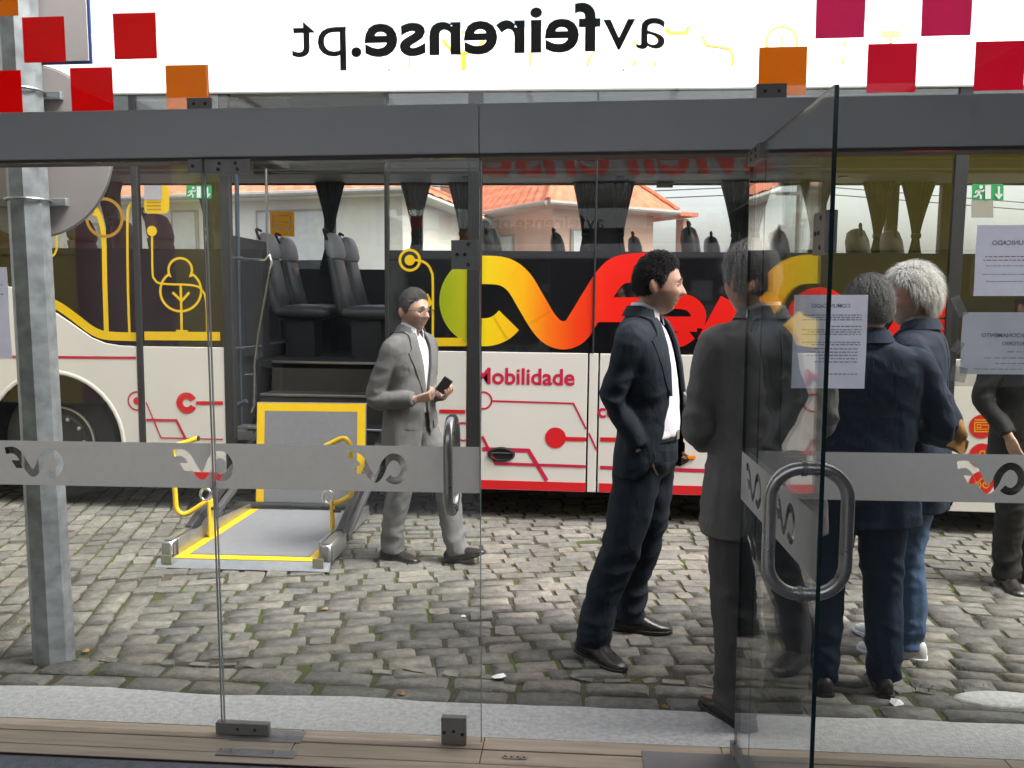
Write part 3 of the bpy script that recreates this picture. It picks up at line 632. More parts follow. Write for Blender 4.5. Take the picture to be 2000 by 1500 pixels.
# roof cove swept along the bus, gutter
def cove_y(v):
    t = max(0, (v - VR)); return .02 + .9 * t ** 2.0 if t < .5 else .245 + 1.6 * (t - .5)
prof = [(-.006, VR - .004), (0.004, VR + .03)] + [(cove_y(VR + t), VR + t) for t in (.08, .14, .2, .26, .32, .38, .44, .5, .54)] + [(.6, VR + .60), (1.25, VR + .62), (1.9, VR + .60), (2.3, VR + .5), (2.46, VR + .2), (2.5, VR)]
bobj('roof', G().rings([[(u, y, v) for y, v in prof] for u in (UL, UR)], cap=True), M_roofw, smooth=40)
bobj('gutter', G().box(UL, UR, -.012, .0, VR - .016, VR - .001), mat('gutter_grey', (.32, .31, .29), .5), bevel=.002)
for px in (758, 1218): q = BU(px, 134); bobj('rivet', G().lathe([(.010, cove_y(q[1]) - .01), (.006, cove_y(q[1]) - .02)], 10, (q[0], 0, q[1]), 'y'), M_steel)
# bottom red strip, underbody and far side
for a, b in ((arch[0][0] + .02, uS1 - .03), (uS1 + .03, uD0 - .005), (uD1 + .022, uS2a - .004), (uS2b + .008, uat(1145, 900)), (uat(1171, 900), uS4 - .05)):
    bobj('red_stripe', G().box(a, b, -.003, -.0005, V0 + .003, V0 + .072), M_rr)
bobj('underbody', G().box(UL, uD0 - .1, .65, 2.45, .32, .9), M_under); bobj('underbody', G().box(uD1 + .1, UR, .06, 2.45, .22, .9), M_under); bobj('underbody', G().box(uD0 - .1, uD1 + .1, 1.1, 2.45, .3, .85), M_under)
for u in (wc[0], 4.6): bobj('wheel', G().lathe([(.1, 2.42), (.44, 2.44), (.485, 2.38), (.485, 2.16), (.1, 2.14)], 32, (u, 0, wc[1] if u < 0 else .4), 'y'), M_tyre, smooth=30)
DF = 2.45   # depth of the far side
bobj('far_side_panel', G().box(UL, UR, DF, DF + .04, .2, 1.92), M_inner_d); bobj('far_side_panel', G().box(UL, UR, DF, DF + .04, 2.80, VR), M_inner_d)
farv = vat(1000, 363, DF)
bobj('ceiling_lining', G().box(UL, UR, .1, DF - .01, VR - .03, VR - .005), M_inner)
bobj('luggage_rack', G().box(UL, UR, 1.75, DF - .01, farv + .02, farv + .17), M_inner, bevel=.03, seg=3)
bobj('rack_trim', G().box(UL, UR, 1.742, 1.752, farv + .045, farv + .065), M_headr)
for px in (905, 1215, 1660): q = BU(px, 345, 1.75); bobj('air_nozzle', G().lathe([(.05, farv + .018), (.045, farv + .005)], 16, (q[0], 1.95, 0)), M_dark)
FL = vat(620, 706, .78)
bobj('floor', G().box(uD1 + .1, UR, .06, DF - .01, FL - .06, FL), M_inner_d); bobj('floor', G().box(UL, uD0 - .06, .06, DF - .01, FL - .06, FL + .12), M_inner_d); bobj('floor', G().box(uD0 - .06, uD1 + .1, .78, DF - .01, FL - .06, FL), M_inner_d)
bobj('inner_lining', G().box(uD0 - .09, uD0 - .02, .05, 1.0, .3, 2.1), M_inner_d); bobj('inner_lining', G().box(uD1 + .03, uD1 + .10, .05, .8, .3, 1.9), M_inner_d)
# door steps
stv = [vat(620, 706, .78), vat(620, 771, .50), vat(620, 836, .22)]
for k, (d, v) in enumerate(zip((.78, .50, .22), stv)):
    lo = stv[k + 1] if k < 2 else .28
    st = bobj('step', G().box(uD0 + .08 + .16 * (k > 0) * 0, uD1 + .02, d, d + .29 if k else d + .05, lo - .02, v - .012), M_carpet)
    bobj('step_nosing', G().box(uD0 + .08, uD1 + .02, d - .012, d + .03, v - .02, v + .001), M_alu, st, bevel=.004)
    bobj('tread', G().box(uD0 + .08, uD1 + .02, d + .031, d + .285, v - .011, v - .003), M_carpet, st)
# far windows: pillars, curtains, panes
cur = []
def curtain(px, w=.15, waist=.45, sgn=0):
    u = uat(px, 430, DF - .12); n = 26; top, bot = farv + .03, 1.86; rows = 14; g = G(); v = []
    for j in range(rows + 1):
        t = j / rows; z = bot + (top - bot) * t; k = abs(t - waist) / (waist if t < waist else 1 - waist); ww = w * (.24 + .76 * k ** 1.25) * (.8 if t < waist else 1.0)
        for i in range(n + 1):
            s = i / n * 2 - 1; v.append((u + s * ww + sgn * w * .55 * (1 - k) * 0, DF - .13 + .018 * math.sin(i * 1.75 + j * .12) * (.5 + .5 * k), z))
    g.add(v, [(j * (n + 1) + i, j * (n + 1) + i + 1, (j + 1) * (n + 1) + i + 1, (j + 1) * (n + 1) + i) for j in range(rows) for i in range(n)])
    c = bobj('curtain', g, M_curt, smooth=80); k = bot + (top - bot) * waist
    bobj('tie_back', G().box(u - w * .26, u + w * .26, DF - .155, DF - .105, k - .03, k + .02), M_inner_d, c, bevel=.008)
for px in (215, 410, 645, 812, 905, 1143, 1213, 1437, 1475, 1592, 1715, 1790): curtain(px, .135 if px in (1143, 1213) else .17)
pil = [60, 225, 425, 645, 815, 912, 1178, 1455, 1600, 1740, 1845]
for px in pil:
    u = uat(px, 430, DF); w = .17 if px == 1178 else .055
    bobj('far_pillar', G().box(u - w, u + w, DF - .04, DF + .035, 1.9, 2.85), M_inner_d)
us = [UL] + [uat(p, 430, DF) for p in pil] + [UR]
for a, b in zip(us[:-1], us[1:]): bobj('far_window', G().box(a + .03, b - .03, DF + .01, DF + .016, 1.9, 2.82), glass('far_coach_glass', (.97, .975, .97), 1.5) if a == UL else bpy.data.materials['far_coach_glass'])
bobj('window_blind', G().box(uat(1300, 370, DF - .1) - .09, uat(1300, 370, DF - .1) + .07, DF - .12, DF - .08, farv - .03, farv + .05), M_inner_d)
# seats
def seat(u, d, v0, m, mh, top):
    """high-backed seat facing +u, cushion height v0+.45, top at `top`"""
    w = .21; hb = top - v0 - .42
    def ringp(uc, v, tk, ww): return [(uc + tk * math.cos(a), d + ww * (abs(math.sin(a)) ** .6) * (1 if math.sin(a) > 0 else -1), v) for a in [i * 2 * math.pi / 14 for i in range(14)]]
    prof = [(0, .42, .05, w * .9), (-.01, .5, .075, w), (-.035, .62, .065, w), (-.06, .75, .055, w * .98), (-.10, .95, .05, w * .9)]
    k = hb / .78
    b = bobj('seat', G().rings([ringp(u + a, v0 + .42 + (z - .42) * k, t, ww) for a, z, t, ww in prof]), m, smooth=60)
    bobj('headrest', G().rings([ringp(u - .085 - .04 * z, v0 + .42 + (.53 + .25 * z) * k, t, w * ww) for z, t, ww in ((0, .05, .8), (.15, .07, .86), (.6, .068, .82), (.9, .05, .68), (1, .02, .45))]), mh, b, smooth=60)
    bobj('cushion', G().rings([[(u + .02 + a, d + ww * math.copysign(abs(math.sin(q)) ** .5, math.sin(q)), v0 + .42 + h * math.cos(q)) for q in [i * 2 * math.pi / 16 for i in range(16)]] for a, ww, h in ((0, w, .06), (.2, w, .075), (.4, w, .07), (.47, w * .9, .05), (.49, w * .7, .02))]), m, b, smooth=60)
    bobj('seat_base', G().box(u + .08, u + .36, d - .12, d + .12, v0, v0 + .37), M_inner_d, b)
    bobj('grab_handle', G().tube(catmull([(u - .13, d - w * .8, top - .07), (u - .15, d - w * .95, top + .02), (u - .13, d - w * .6, top + .01)], 4), .012, 8), M_black, b)
for px in (548, 676):
    for d in (1.45, 1.95): seat(uat(px, 550, 1.45), d, FL, M_seat, M_headr, vat(px, 456, 1.45))
for px, d, ty in ((985, .7, 442), (985, 1.2, 442), (1110, 1.95, 455), (1262, 1.95, 462), (1372, .7, 444), (1372, 1.2, 444), (1412, 1.95, 462), (1545, .7, 450), (1700, .7, 448), (1765, 1.2, 450)): seat(uat(px, 480, d), d, FL, M_seat, M_seat, vat(px, ty, d))
for px, d, ty in ((182, .6, 424), (335, .6, 418), (335, 1.1, 428), (262, 1.6, 430), (20, .6, 424)): seat(uat(px, 480, d), d, FL + .15, M_mseat, M_mseat, vat(px, ty, d))
# grab rails in the doorway, driver-aid box
def rail(name, pts, r, m): bobj(name, G().tube([(*BU(a, b, d)[:1], d, BU(a, b, d)[1]) for a, b, d in pts], r, 10), m, smooth=50)
rail('grab_pole', [(462, 330, .35), (466, 600, .35), (470, 850, .35)], .018, mat('blue_grey_pole', (.10, .13, .17), .35, .5))
rail('grab_rail', [(453, 503, .3), (490, 507, .25), (518, 508, .22), (527, 498, .22), (530, 512, .22), (524, 545, .22), (505, 650, .22), (497, 712, .22), (497, 790, .22), (490, 805, .22)], .014, M_chrome)
rail('grab_rail', [(520, 330, .6), (522, 500, .6)], .012, M_steel)
rail('grab_rail', [(496, 530, .5), (474, 640, .5)], .008, M_chrome)
rail('grab_rail', [(455, 681, .3), (512, 676, .3)], .010, M_chrome); rail('grab_rail', [(500, 560, .6), (503, 700, .6)], .008, M_inner)
rail('door_damper', [(454, 795, .2), (468, 790, .2), (482, 783, .2)], .022, mat('damper_grey', (.08, .10, .13), .4, .3)); rail('bracket_bolt', [(478, 733, .25), (496, 732, .25)], .012, M_chrome)
q0, q1 = BU(462, 862, .3), BU(508, 832, .3); bobj('lift_motor_box', G().box(q0[0], q1[0], .2, .42, q0[1], q1[1]), mat('motor_grey', (.12, .12, .13), .4), bevel=.03, seg=4, smooth=40)
q0, q1 = BU(456, 545, .3), BU(500, 700, .3); bobj('partition', G().box(q0[0], q1[0], .45, .47, q1[1], q0[1] + .25), M_inner_d)

# ---------------------------------------------------------------- drawings on the bus side (flat vinyl, a few mm proud)
lay = [0]
def Y_(): lay[0] += 1; return -.0022 - .00025 * (lay[0] % 9)
def line(pts, w, m, y=None, closed=False, name='line_graphic', sm=0, base=.010):
    P = [BU(*q) for q in pts]
    if sm: P = [(p.x, p.y) for p in catmull([(a, b, 0) for a, b in P], sm, closed)]
    k = w / 249.; return bobj(name, G().band(P, k, (Y_() if y is None else y) + base, closed), m)
def dot(px, py, r, m, y=None, base=0.0, r2=None, name='dot_graphic'): q = BU(px, py); return bobj(name, G().disc(q, r / 249., (Y_() if y is None else y) + base, r2=(r2 or r) / 249.), m)
def ring(px, py, r, w, m, a0=0, a1=360, base=0.0, ry=None, name='ring_graphic'):
    q = BU(px, py); pts = arc(q[0], q[1], r / 249., a0, a1, 40, (ry or r) / 249.)
    return bobj(name, G().band(pts[:-1] if a1 - a0 == 360 else pts, w / 249., Y_() + base, a1 - a0 == 360), m)
GB = .009     # drawings on the glass sit at the glass depth
for pts in ([(92, 587), (120, 602), (150, 624), (172, 641), (190, 651), (212, 656), (266, 658)], [(281, 656), (429, 657)]): line(pts, 17, M_yel, sm=4 if len(pts) > 2 else 0)
line([(207, 652), (204, 560), (202, 470), (198, 440), (190, 415), (178, 404)], 10, M_yel, sm=4); line([(180, 418), (196, 420)], 6, M_yel)
line([(252, 652), (249, 560), (248, 430), (252, 402), (266, 388)], 5, M_yel, sm=4)
line([(296, 455), (297, 530), (301, 545), (315, 554), (375, 557), (394, 567), (402, 590), (404, 650)], 4, M_yel, sm=3); dot(296, 451, 10, M_yel, base=GB)
line([(110, 455), (110, 486), (106, 496), (88, 512)], 4, M_yel)
tree = arc(352, 568, 40, -52, 232, 26) + arc(351, 527, 23, 150, 390, 16)
line(tree, 4.6, M_yel, closed=True, name='tree_graphic')
line([(352, 555), (354, 645)], 5, M_yel); line([(336, 571), (353, 587)], 5, M_yel); line([(369, 571), (354, 588)], 5, M_yel); line([(343, 646), (366, 647)], 4, M_yel)
ring(203, 425, 36, 6, M_gold, base=GB)
def rrect(x0, y0, x1, y1, r, m, base=GB, name='sign_graphic'):
    pts = []
    for cx, cy, a in ((x1 - r, y0 + r, 0), (x0 + r, y0 + r, 90), (x0 + r, y1 - r, 180), (x1 - r, y1 - r, 270)): pts += [BU(cx + r * math.cos(R(a + t)), cy - r * math.sin(R(a + t))) for t in (0, 30, 60, 90)]
    return bobj(name, G().sheet(pts[::-1], Y_() + base), m)
rrect(281, 362, 330, 417, 10, M_yel); rrect(281, 362, 316, 390, 1, mat('pale_grey_vinyl', (.35, .34, .36), .5), base=GB - .003)
for y in (395, 402, 409): line([(286, y), (314, y)], 2.5, M_gold, base=GB - .003)
ring(800, 508, 19, 5, M_yel, base=GB); dot(800, 508, 10, M_yel, base=GB); line([(806, 508), (820, 509), (834, 516), (842, 530), (845, 550), (845, 662)], 4.5, M_yel, sm=4); line([(836, 668), (925, 668)], 16, M_yel)
line([(808, 616), (826, 620)], 8, M_yel); line([(832, 575), (840, 592), (832, 600)], 8, M_yel)
# exit stickers on the windows
M_exit = mat('exit_green', (.02, .30, .09), .5); M_exw = mat('exit_white', (.65, .70, .66), .5)
for px in (388, 1930):
    w = 25 if px < 1000 else 31; py = 375; s = w / 25.
    e = rrect(px - w, py - 13 * s, px + w, py + 13 * s, 2, M_exit, name='exit_sticker')
    def ln(pts, ww): bobj('pictogram', G().band([BU(px + a * s, py + b * s) for a, b in pts], ww * s / 249, GB - .0075), M_exw, e)
    ln([(0, -11), (0, 11)], 8); ln([(17, -9), (17, 5)], 3); ln([(12, 3), (17, 9), (22, 3)], 3); ln([(-13, -4), (-15, 3)], 4); ln([(-15, 3), (-11, 6), (-12, 11)], 2.5); ln([(-15, 3), (-19, 7), (-23, 7)], 2.5); ln([(-13, -3), (-8, -1), (-6, -4)], 2); ln([(-14, -3), (-19, -1), (-20, 2)], 2)
    q = BU(px - 11 * s, py - 8 * s); bobj('pictogram', G().disc(q, 2.6 * s / 249, GB - .0075, 12), M_exw, e)
    if px > 1000: rrect(1898, 391, 1941, 425, 1, mat('sticker_grey', (.30, .29, .24), .6))
# sign of a tram on the far glass
q = BU(551, 437, DF); k = (DF + YB) / 1618
def fr(x0, y0, x1, y1, m, y): a = BU(x0, y0, DF); b = BU(x1, y1, DF); bobj('sign_graphic', G().sheet([(a[0], b[1]), (b[0], b[1]), (b[0], a[1]), (a[0], a[1])], y), m)
M_orv = film('orange_window_vinyl', (.45, .17, .01), (.5, .22, .01), .6); fr(527, 413, 575, 462, M_orv, DF + .004)
for b in ((536, 420, 566, 422), (533, 424, 536, 448), (566, 424, 569, 448), (536, 434, 566, 436), (536, 444, 566, 447), (540, 450, 543, 460), (560, 450, 563, 460)): fr(*b, M_exw, DF + .001)

# red lines on the white panels
def rl(pts, w, m=None): return line(pts, w, m or M_rl, base=0)
rl([(-60, 696), (266, 699)], 5); ring(268, 783, 18, 3, M_rl, 85, 290, name='ring_graphic'); dot(268, 783, 7.5, M_rr)
ring(365, 787, 14.5, 13, M_rr, 25, 335); rl([(383, 787), (436, 787)], 7, M_rr)
rl([(286, 820), (345, 821), (367, 865), (380, 885)], 5); rl([(286, 786), (315, 855), (436, 858)], 2.7)
ring(944, 782, 16, 3.4, M_rl, -118, 118); rl([(960, 783), (1120, 788), (1145, 838)], 3.4); rl([(1150, 846), (1166, 880)], 3.4)
dot(1085, 855, 20, M_rr); rl([(1103, 857), (1145, 858)], 8, M_rr); rl([(1172, 858), (1300, 860)], 8, M_rr)
ring(905, 843, 17, 3.2, M_rl); rl([(858, 803), (909, 804)], 7, M_rr)
rl([(942, 852), (968, 905), (1145, 911)], 5.5); rl([(942, 877), (1032, 880), (1068, 939)], 8); rl([(1172, 913), (1500, 923)], 7)
ring(1600, 790, 17, 3.4, M_rl); rl([(1480, 786), (1584, 789)], 3.4)
q0 = uat(921, 740); tA = BU(941, 749)
obj('lettering', text_fit('Mobilidade', uS2b + .009 - .05, uat(1125), vat(1000, 750) - .0, -.003, h=None, bold=.022), M_rl, bus, False)
obj('lettering', text_fit('com', uat(1172), uat(1240), vat(1172, 815), -.003, bold=.022), M_rl, bus, False)
obj('lettering', text_fit('mais', uat(1270), uat(1345), vat(1300, 885), -.003, bold=.022), M_rl, bus, False)
for px, py in ((979, 887), (1318, 895)):
    q = BU(px, py); hh = bobj('hatch_handle', G().rings([[(q[0] + rx * math.cos(a), y, q[1] + rz * math.sin(a)) for a in [i * 2 * math.pi / 28 for i in range(28)]] for rx, rz, y in ((.108, .057, .002), (.106, .056, -.012), (.09, .045, -.016), (.084, .04, -.004))]), M_black, smooth=30)
    bobj('grip', G().box(q[0] - .08, q[0] + .08, -.017, -.004, q[1] + .004, q[1] + .014), M_dark, hh, bevel=.003)
q = BU(1345, 893); bobj('side_reflector', G().box(q[0] - .05, q[0] + .05, -.014, -.001, q[1] - .016, q[1] + .016), M_amber, bevel=.006, seg=2)
M_icon = mat('icon_yellow', (.75, .38, .01), .4)
for px, py in ((1917, 833), (1917, 889), (1917, 943)):
    e = dot(px, py, 22, M_rr)
    def il(pts, ww, cl=False): bobj('pictogram', G().band([BU(px + a, py + b) for a, b in pts], ww / 249, -.0052, cl), M_icon, e)
    if py == 833: il([(-14, -8), (14, -8), (14, 10), (-14, 10)], 2, True); il([(-14, -13), (14, -13)], 2); il([(-9, -4), (-2, -4), (-2, 2), (-9, 2)], 1.6, True); il([(1, -3), (12, -3)], 1.6); il([(-12, 5), (12, 5)], 1.6)
    else:
        for c in (-8, 8): il(arc(c, 4, 6, 0, 360, 12)[:-1], 2, True)
        il([(-8, 4), (-2, -8), (5, -8), (8, 4)], 2)
# the ribbon logo
ribbon = [(p.x, p.y) for p in catmull([(a, b, 0) for a, b in arc(946, 588, 61, 38, 270, 14)[::1] + [(985, 531), (1013, 551), (1036, 588), (1060, 628), (1080, 649), (1103, 655), (1124, 646), (1141, 621), (1166, 580), (1190, 544), (1215, 526), (1268, 521)]], 4)]
def clip(pts, w, lo, hi, name):
    P = [BU(*q) for q in pts]; g = G().band(P, w / 249., 0)
    n = len(P); keep = G()
    for i in range(n - 1):
        quad = [g.v[i], g.v[n + i], g.v[n + i + 1], g.v[i + 1]]; poly = [(v[0], v[2]) for v in quad]
        for edge, sg in ((lo, 1), (hi, -1)):
            out = []
            for a, b in zip(poly, poly[1:] + poly[:1]):
                ia, ib = sg * (a[0] - edge) >= 0, sg * (b[0] - edge) >= 0
                if ia: out.append(a)
                if ia != ib: t = (edge - a[0]) / (b[0] - a[0]); out.append((edge, a[1] + t * (b[1] - a[1])))
            poly = out
            if not poly: break
        if len(poly) > 2: keep.sheet(poly, Y_() + GB)
    if keep.v: bobj(name, keep, M_logo)
for a, b in segs[2:5]: clip(ribbon, 53, a, b, 'logo_ribbon')
for a, b in segs[3:5]:
    clip([(1150, 605), (1290, 605)], 46, a, b, 'logo_letter')
    clip([(1286, 633), (1362, 633)], 28, a, b, 'logo_letter'); clip([(p.x, p.y) for p in catmull([(1360, 640, 0), (1364, 612, 0), (1346, 592, 0), (1310, 588, 0)], 5)], 28, a, b, 'logo_letter')
    clip([(p.x, p.y) for p in catmull([(1282, 600, 0), (1276, 636, 0), (1294, 664, 0), (1328, 663, 0), (1348, 650, 0)], 5)], 28, a, b, 'logo_letter')
clip([(1382, 672), (1428, 588)], 42, *segs[4], 'logo_letter'); clip([(1440, 688), (1480, 600), (1520, 580)], 34, *segs[4], 'logo_letter')
clip([(1560, 620), (1620, 622)], 34, *segs[4], 'logo_letter'); clip(arc(1600, 625, 46, 20, 330, 16), 34, *segs[4], 'logo_letter')
clip([(1735, 690), (1790, 600), (1858, 595)], 44, *segs[4], 'logo_letter'); clip([(1760, 650), (1858, 655)], 55, *segs[4], 'logo_letter')
# faint yellow drawings on the roof cove
def cline(pts, w, m=None, closed=False, name='roof_graphic'):
    P = []
    for a, b in pts:
        d = 0
        for _ in range(5): u, v = BU(a, b, d); d = cove_y(v)
        P.append((u, v, d))
    g = G().band([(p[0], p[1]) for p in P], w / 249., 0, closed); n = len(P)
    g.v = [(x, cove_y(z) - .005, z) for x, y, z in g.v]; bobj(name, g, m or M_yel)
ringp = lambda cx, cy, r, a0=0, a1=360: arc(cx, cy, r, a0, a1, 24)
cline(ringp(905, 62, 42, 20, 160), 5); cline([(905, 60), (905, 110)], 5); cline([(905, 108), (906, 136)], 8); cline([(800, 100), (800, 132)], 3); cline([(1036, 100), (1035, 130)], 3); cline([(1162, 100), (1150, 115), (1147, 130)], 3); cline([(1240, 80), (1239, 128)], 4); cline([(1282, 70), (1279, 128)], 4)
cline([(1302, 55), (1306, 64), (1340, 64), (1345, 52)], 7); cline([(1372, 70), (1378, 88), (1400, 91), (1424, 95), (1432, 110), (1430, 128)], 4)
cline(ringp(1527, 82, 30), 4, closed=False); cline([(1527, 70), (1527, 92)], 3); cline([(1650, 80), (1645, 125)], 4); cline([(1722, 66), (1758, 66)], 13); cline([(1740, 72), (1740, 84)], 6)

# ------------------------------------------------------------------ wheelchair lift lowered to the cobbles
M_liftg = mat('lift_tread_grey', (.195, .20, .215), .7, 0, .05, 20, .4, 300); M_ly = mat('lift_yellow', (.78, .50, .012), .35, 0, .03); M_galv = mat('zinc_steel', (.42, .43, .43), .32, .85, .12, 14, .05, 60)
lift = root('wheelchair_lift', tuple(gnd(520, 1060)), label='lowered wheelchair lift platform with yellow edges and yellow hand rails', cat='wheelchair lift')
fl_, fr_ = gnd(338, 1108), gnd(612, 1120); bl_, br_ = gnd(518, 992), gnd(706, 990)
X0, X1 = fl_.x, fr_.x; W = X1 - X0; Y0 = (fl_.y + fr_.y) / 2; Y1 = Y0 + 1.28; zf = gz(X0, Y0) + .035
def lobj(n, g, m, par=None, **k): return obj(n, g, m, par or lift, True, **k)
lobj('platform', G().box(X0 - .02, X1 + .02, Y0 + .02, Y1, zf - .02, zf + .02), M_galv, bevel=.003)
lobj('tread', G().box(X0 + .064, X1 - .064, Y0 + .118, Y1 - .02, zf + .021, zf + .0235), M_liftg)
lobj('yellow_edge', G().box(X0, X1, Y0 + .022, Y0 + .10, zf + .021, zf + .024), M_ly); lobj('yellow_edge', G().box(X0, X0 + .06, Y0 + .102, Y1 - .02, zf + .021, zf + .024), M_ly); lobj('yellow_edge', G().box(X1 - .06, X1, Y0 + .102, Y1 - .02, zf + .021, zf + .024), M_ly)
g = G().add([(X0 - .1, Y0 - .022, zf - .026), (X1 + .1, Y0 - .022, zf - .026), (X1 + .1, Y0 + .02, zf + .018), (X0 - .1, Y0 + .02, zf + .018), (X0 - .1, Y0 - .022, zf - .03), (X1 + .1, Y0 - .022, zf - .03), (X1 + .1, Y0 + .02, zf - .02), (X0 - .1, Y0 + .02, zf - .02)], [(0, 1, 2, 3), (7, 6, 5, 4), (0, 4, 5, 1), (1, 5, 6, 2), (2, 6, 7, 3), (3, 7, 4, 0)])
lobj('front_lip', g, M_galv)
lobj('hinge_strip', G().tube([(X0 + .07, Y0 + .108, zf + .022), (X1 - .07, Y0 + .108, zf + .022)], .007, 8), M_galv, smooth=40)
for x, s in ((X0, -1), (X1, 1)):
    lobj('side_rail', G().prism([(0, 0)] * 0 + [(Y0 + .12, zf + .02), (Y1 + .02, zf + .02), (Y1 + .02, zf + .07), (Y0 + .5, zf + .10), (Y0 + .12, zf + .13)], 0, .012) if False else G().add([(x + s * t, y, z) for t in (0, .014) for y, z in ((Y0 + .1, zf - .02), (Y1 + .02, zf - .02), (Y1 + .02, zf + .06), (Y0 + .45, zf + .115), (Y0 + .1, zf + .125))], [(0, 1, 2, 3, 4), (9, 8, 7, 6, 5), (0, 5, 6, 1), (1, 6, 7, 2), (2, 7, 8, 3), (3, 8, 9, 4), (4, 9, 5, 0)]), M_galv, bevel=.002)
    xa, xb = sorted((x + s * .016, x + s * .098))
    lobj('corner_housing', G().box(xa, xb, Y0 + .05, Y0 + .40, zf - .01, zf + .125), M_galv, bevel=.02, seg=3, smooth=40)
    lobj('stop_tab', G().box(x + s * .03 - .035, x + s * .03 + .035, Y0 - .012, Y0 - .006, zf - .005, zf + .05), mat('dull_tab', (.35, .34, .24), .5, .5), bevel=.001)
    # black arms up into the bus
    lobj('lift_arm', G().bar((x + s * .06, Y0 + .36, zf + .10), (x + s * .055, YB + .35, .58), .05, .075), M_dark, bevel=.006)
    lobj('lift_arm', G().bar((x + s * .06, Y0 + .5, zf + .03), (x + s * .055, YB + .35, .42), .04, .05), mat('arm_grey', (.12, .12, .13), .4, .5), bevel=.006)
    # hand rail
    ya = Y0 + .50; xr = x + s * -.03; z0 = zf + .02
    lobj('rail_bracket', G().box(xr - .008, xr + .008, ya - .035, ya + .035, z0, z0 + .26), M_ly, bevel=.004)
    ys_ = -1 if s < 0 else -1
    if s < 0: pts = [(xr, ya + .0, z0 + .25), (xr - .03, ya - .02, z0 + .245), (xr - .15, ya - .05, z0 + .17), (xr - .205, ya - .06, z0 + .20), (xr - .215, ya - .06, z0 + .28), (xr - .215, ya - .06, z0 + .58), (xr - .2, ya - .06, z0 + .635), (xr - .15, ya - .05, z0 + .655), (xr - .06, ya - .02, z0 + .685)]
    else: pts = [(xr, ya + .0, z0 + .25), (xr + .03, ya - .0, z0 + .255), (xr + .10, ya, z0 + .29), (xr + .135, ya, z0 + .34), (xr + .135, ya, z0 + .6), (xr + .12, ya, z0 + .67), (xr + .08, ya, z0 + .695), (xr + .0, ya - .03, z0 + .66), (xr - .03, ya - .04, z0 + .645)]
    hr = lobj('hand_rail', G().tube(catmull(pts, 4), .017, 12), M_ly, smooth=50)
    lobj('rail_cap', G().lathe([(.018, 0), (.018, .006), (.010, .008)], 12, tuple(Vector(pts[-1])), 'x'), M_black, hr)
    lobj('ring_pull', G().tube([(xr + .036 * math.cos(a) - .02, ya - .02, z0 + .30 + .042 * math.sin(a)) for a in [i * 2 * math.pi / 20 for i in range(20)]], .010, 8, closed=True), M_chrome, smooth=50)
    lobj('locking_pin', G().lathe([(.012, 0), (.012, .05)], 10, (xr + .008, ya, z0 + .2), 'x'), M_dark)
# upright bridge plate
pb = .06; Zt = zf + .84; lean = .10
def leanp(x, z): return (x, Y1 + .02 + lean * (z - zf) / .9, z)
bp = G(); xa, xb = X0 + .02, X1 - .02
def slab(a, b, z0_, z1_, t0, t1): return G().add([(x, leanp(0, z)[1] + t, z) for t in (t0, t1) for x, z in ((a, z0_), (b, z0_), (b, z1_), (a, z1_))], [(0, 1, 2, 3), (7, 6, 5, 4), (0, 4, 5, 1), (1, 5, 6, 2), (2, 6, 7, 3), (3, 7, 4, 0)])
plate_ = lobj('bridge_plate', slab(xa, xb, zf + .06, Zt, 0, .03), M_galv, bevel=.003)
lobj('yellow_edge', slab(xa + .005, xa + .065, zf + .07, Zt - .066, -.004, -.001), M_ly, plate_); lobj('yellow_edge', slab(xb - .065, xb - .005, zf + .07, Zt - .066, -.004, -.001), M_ly, plate_); lobj('yellow_edge', slab(xa + .005, xb - .005, Zt - .065, Zt - .004, -.004, -.001), M_ly, plate_)
lobj('plate_tread', slab(xa + .066, xb - .066, zf + .07, Zt - .066, -.004, -.001), M_liftg, plate_)
lobj('plate_hinge', G().tube([(xa - .03, Y1 + .0, zf + .05), (xb + .03, Y1 + .0, zf + .05)], .02, 10), M_dark, smooth=40)

# ------------------------------------------------------------------ galvanised post with two road signs seen from behind
M_post = mat('galvanised_spangle', (.24, .26, .27), .5, .55, .3, 16, .08, 50, c2=(.42, .45, .47)); M_signb = mat('sign_back_grey', (.62, .57, .56), .55, .0, .05, 4)
pp = gnd(106, 1288); post = root('sign_post', (pp.x, pp.y, pp.z), label='octagonal galvanised steel post standing on the cobbles at the left', cat='post')
n = 8; g = G(); g.rings([[(pp.x + r_ * math.cos(math.pi / 8 + k * math.pi / 4), pp.y + r_ * math.sin(math.pi / 8 + k * math.pi / 4), z) for k in range(n)] for z, r_ in ((pp.z - .05, .088), (1.0, .084), (3.3, .078))]); obj('shaft', g, M_post, post)
zc = onY(60, 297, pp.y + .11).z; xc = onY(62, 297, pp.y + .11).x; rd = root('round_sign', (xc, pp.y + .1, zc), label='round road sign on the post, its grey back with clamp rails facing the office', cat='road sign')
obj('plate', G().lathe([(.01, pp.y + .102), (.372, pp.y + .102), (.376, pp.y + .108), (.372, pp.y + .118), (.01, pp.y + .118)], 64, (xc, 0, zc), 'y'), M_signb, rd, smooth=30)
obj('rim', G().tube([(xc + .374 * math.cos(a), pp.y + .11, zc + .374 * math.sin(a)) for a in [i * 2 * math.pi / 64 for i in range(64)]], .006, 8, closed=True), M_galv, rd, smooth=40)
for dz in (.235, -.225): obj('clamp_rail', G().box(xc - .18, xc + .17, pp.y + .075, pp.y + .1015, zc + dz - .018, zc + dz + .018), M_post, rd, bevel=.003); obj('clamp_band', G().tube([(pp.x + .088 * math.cos(a), pp.y + .088 * math.sin(a), zc + dz) for a in [i * 2 * math.pi / 24 for i in range(24)]], .006, 6, closed=True), M_galv, rd)
a = onY(-55, -90, pp.y + .11); b = onY(175, 119, pp.y + .11)
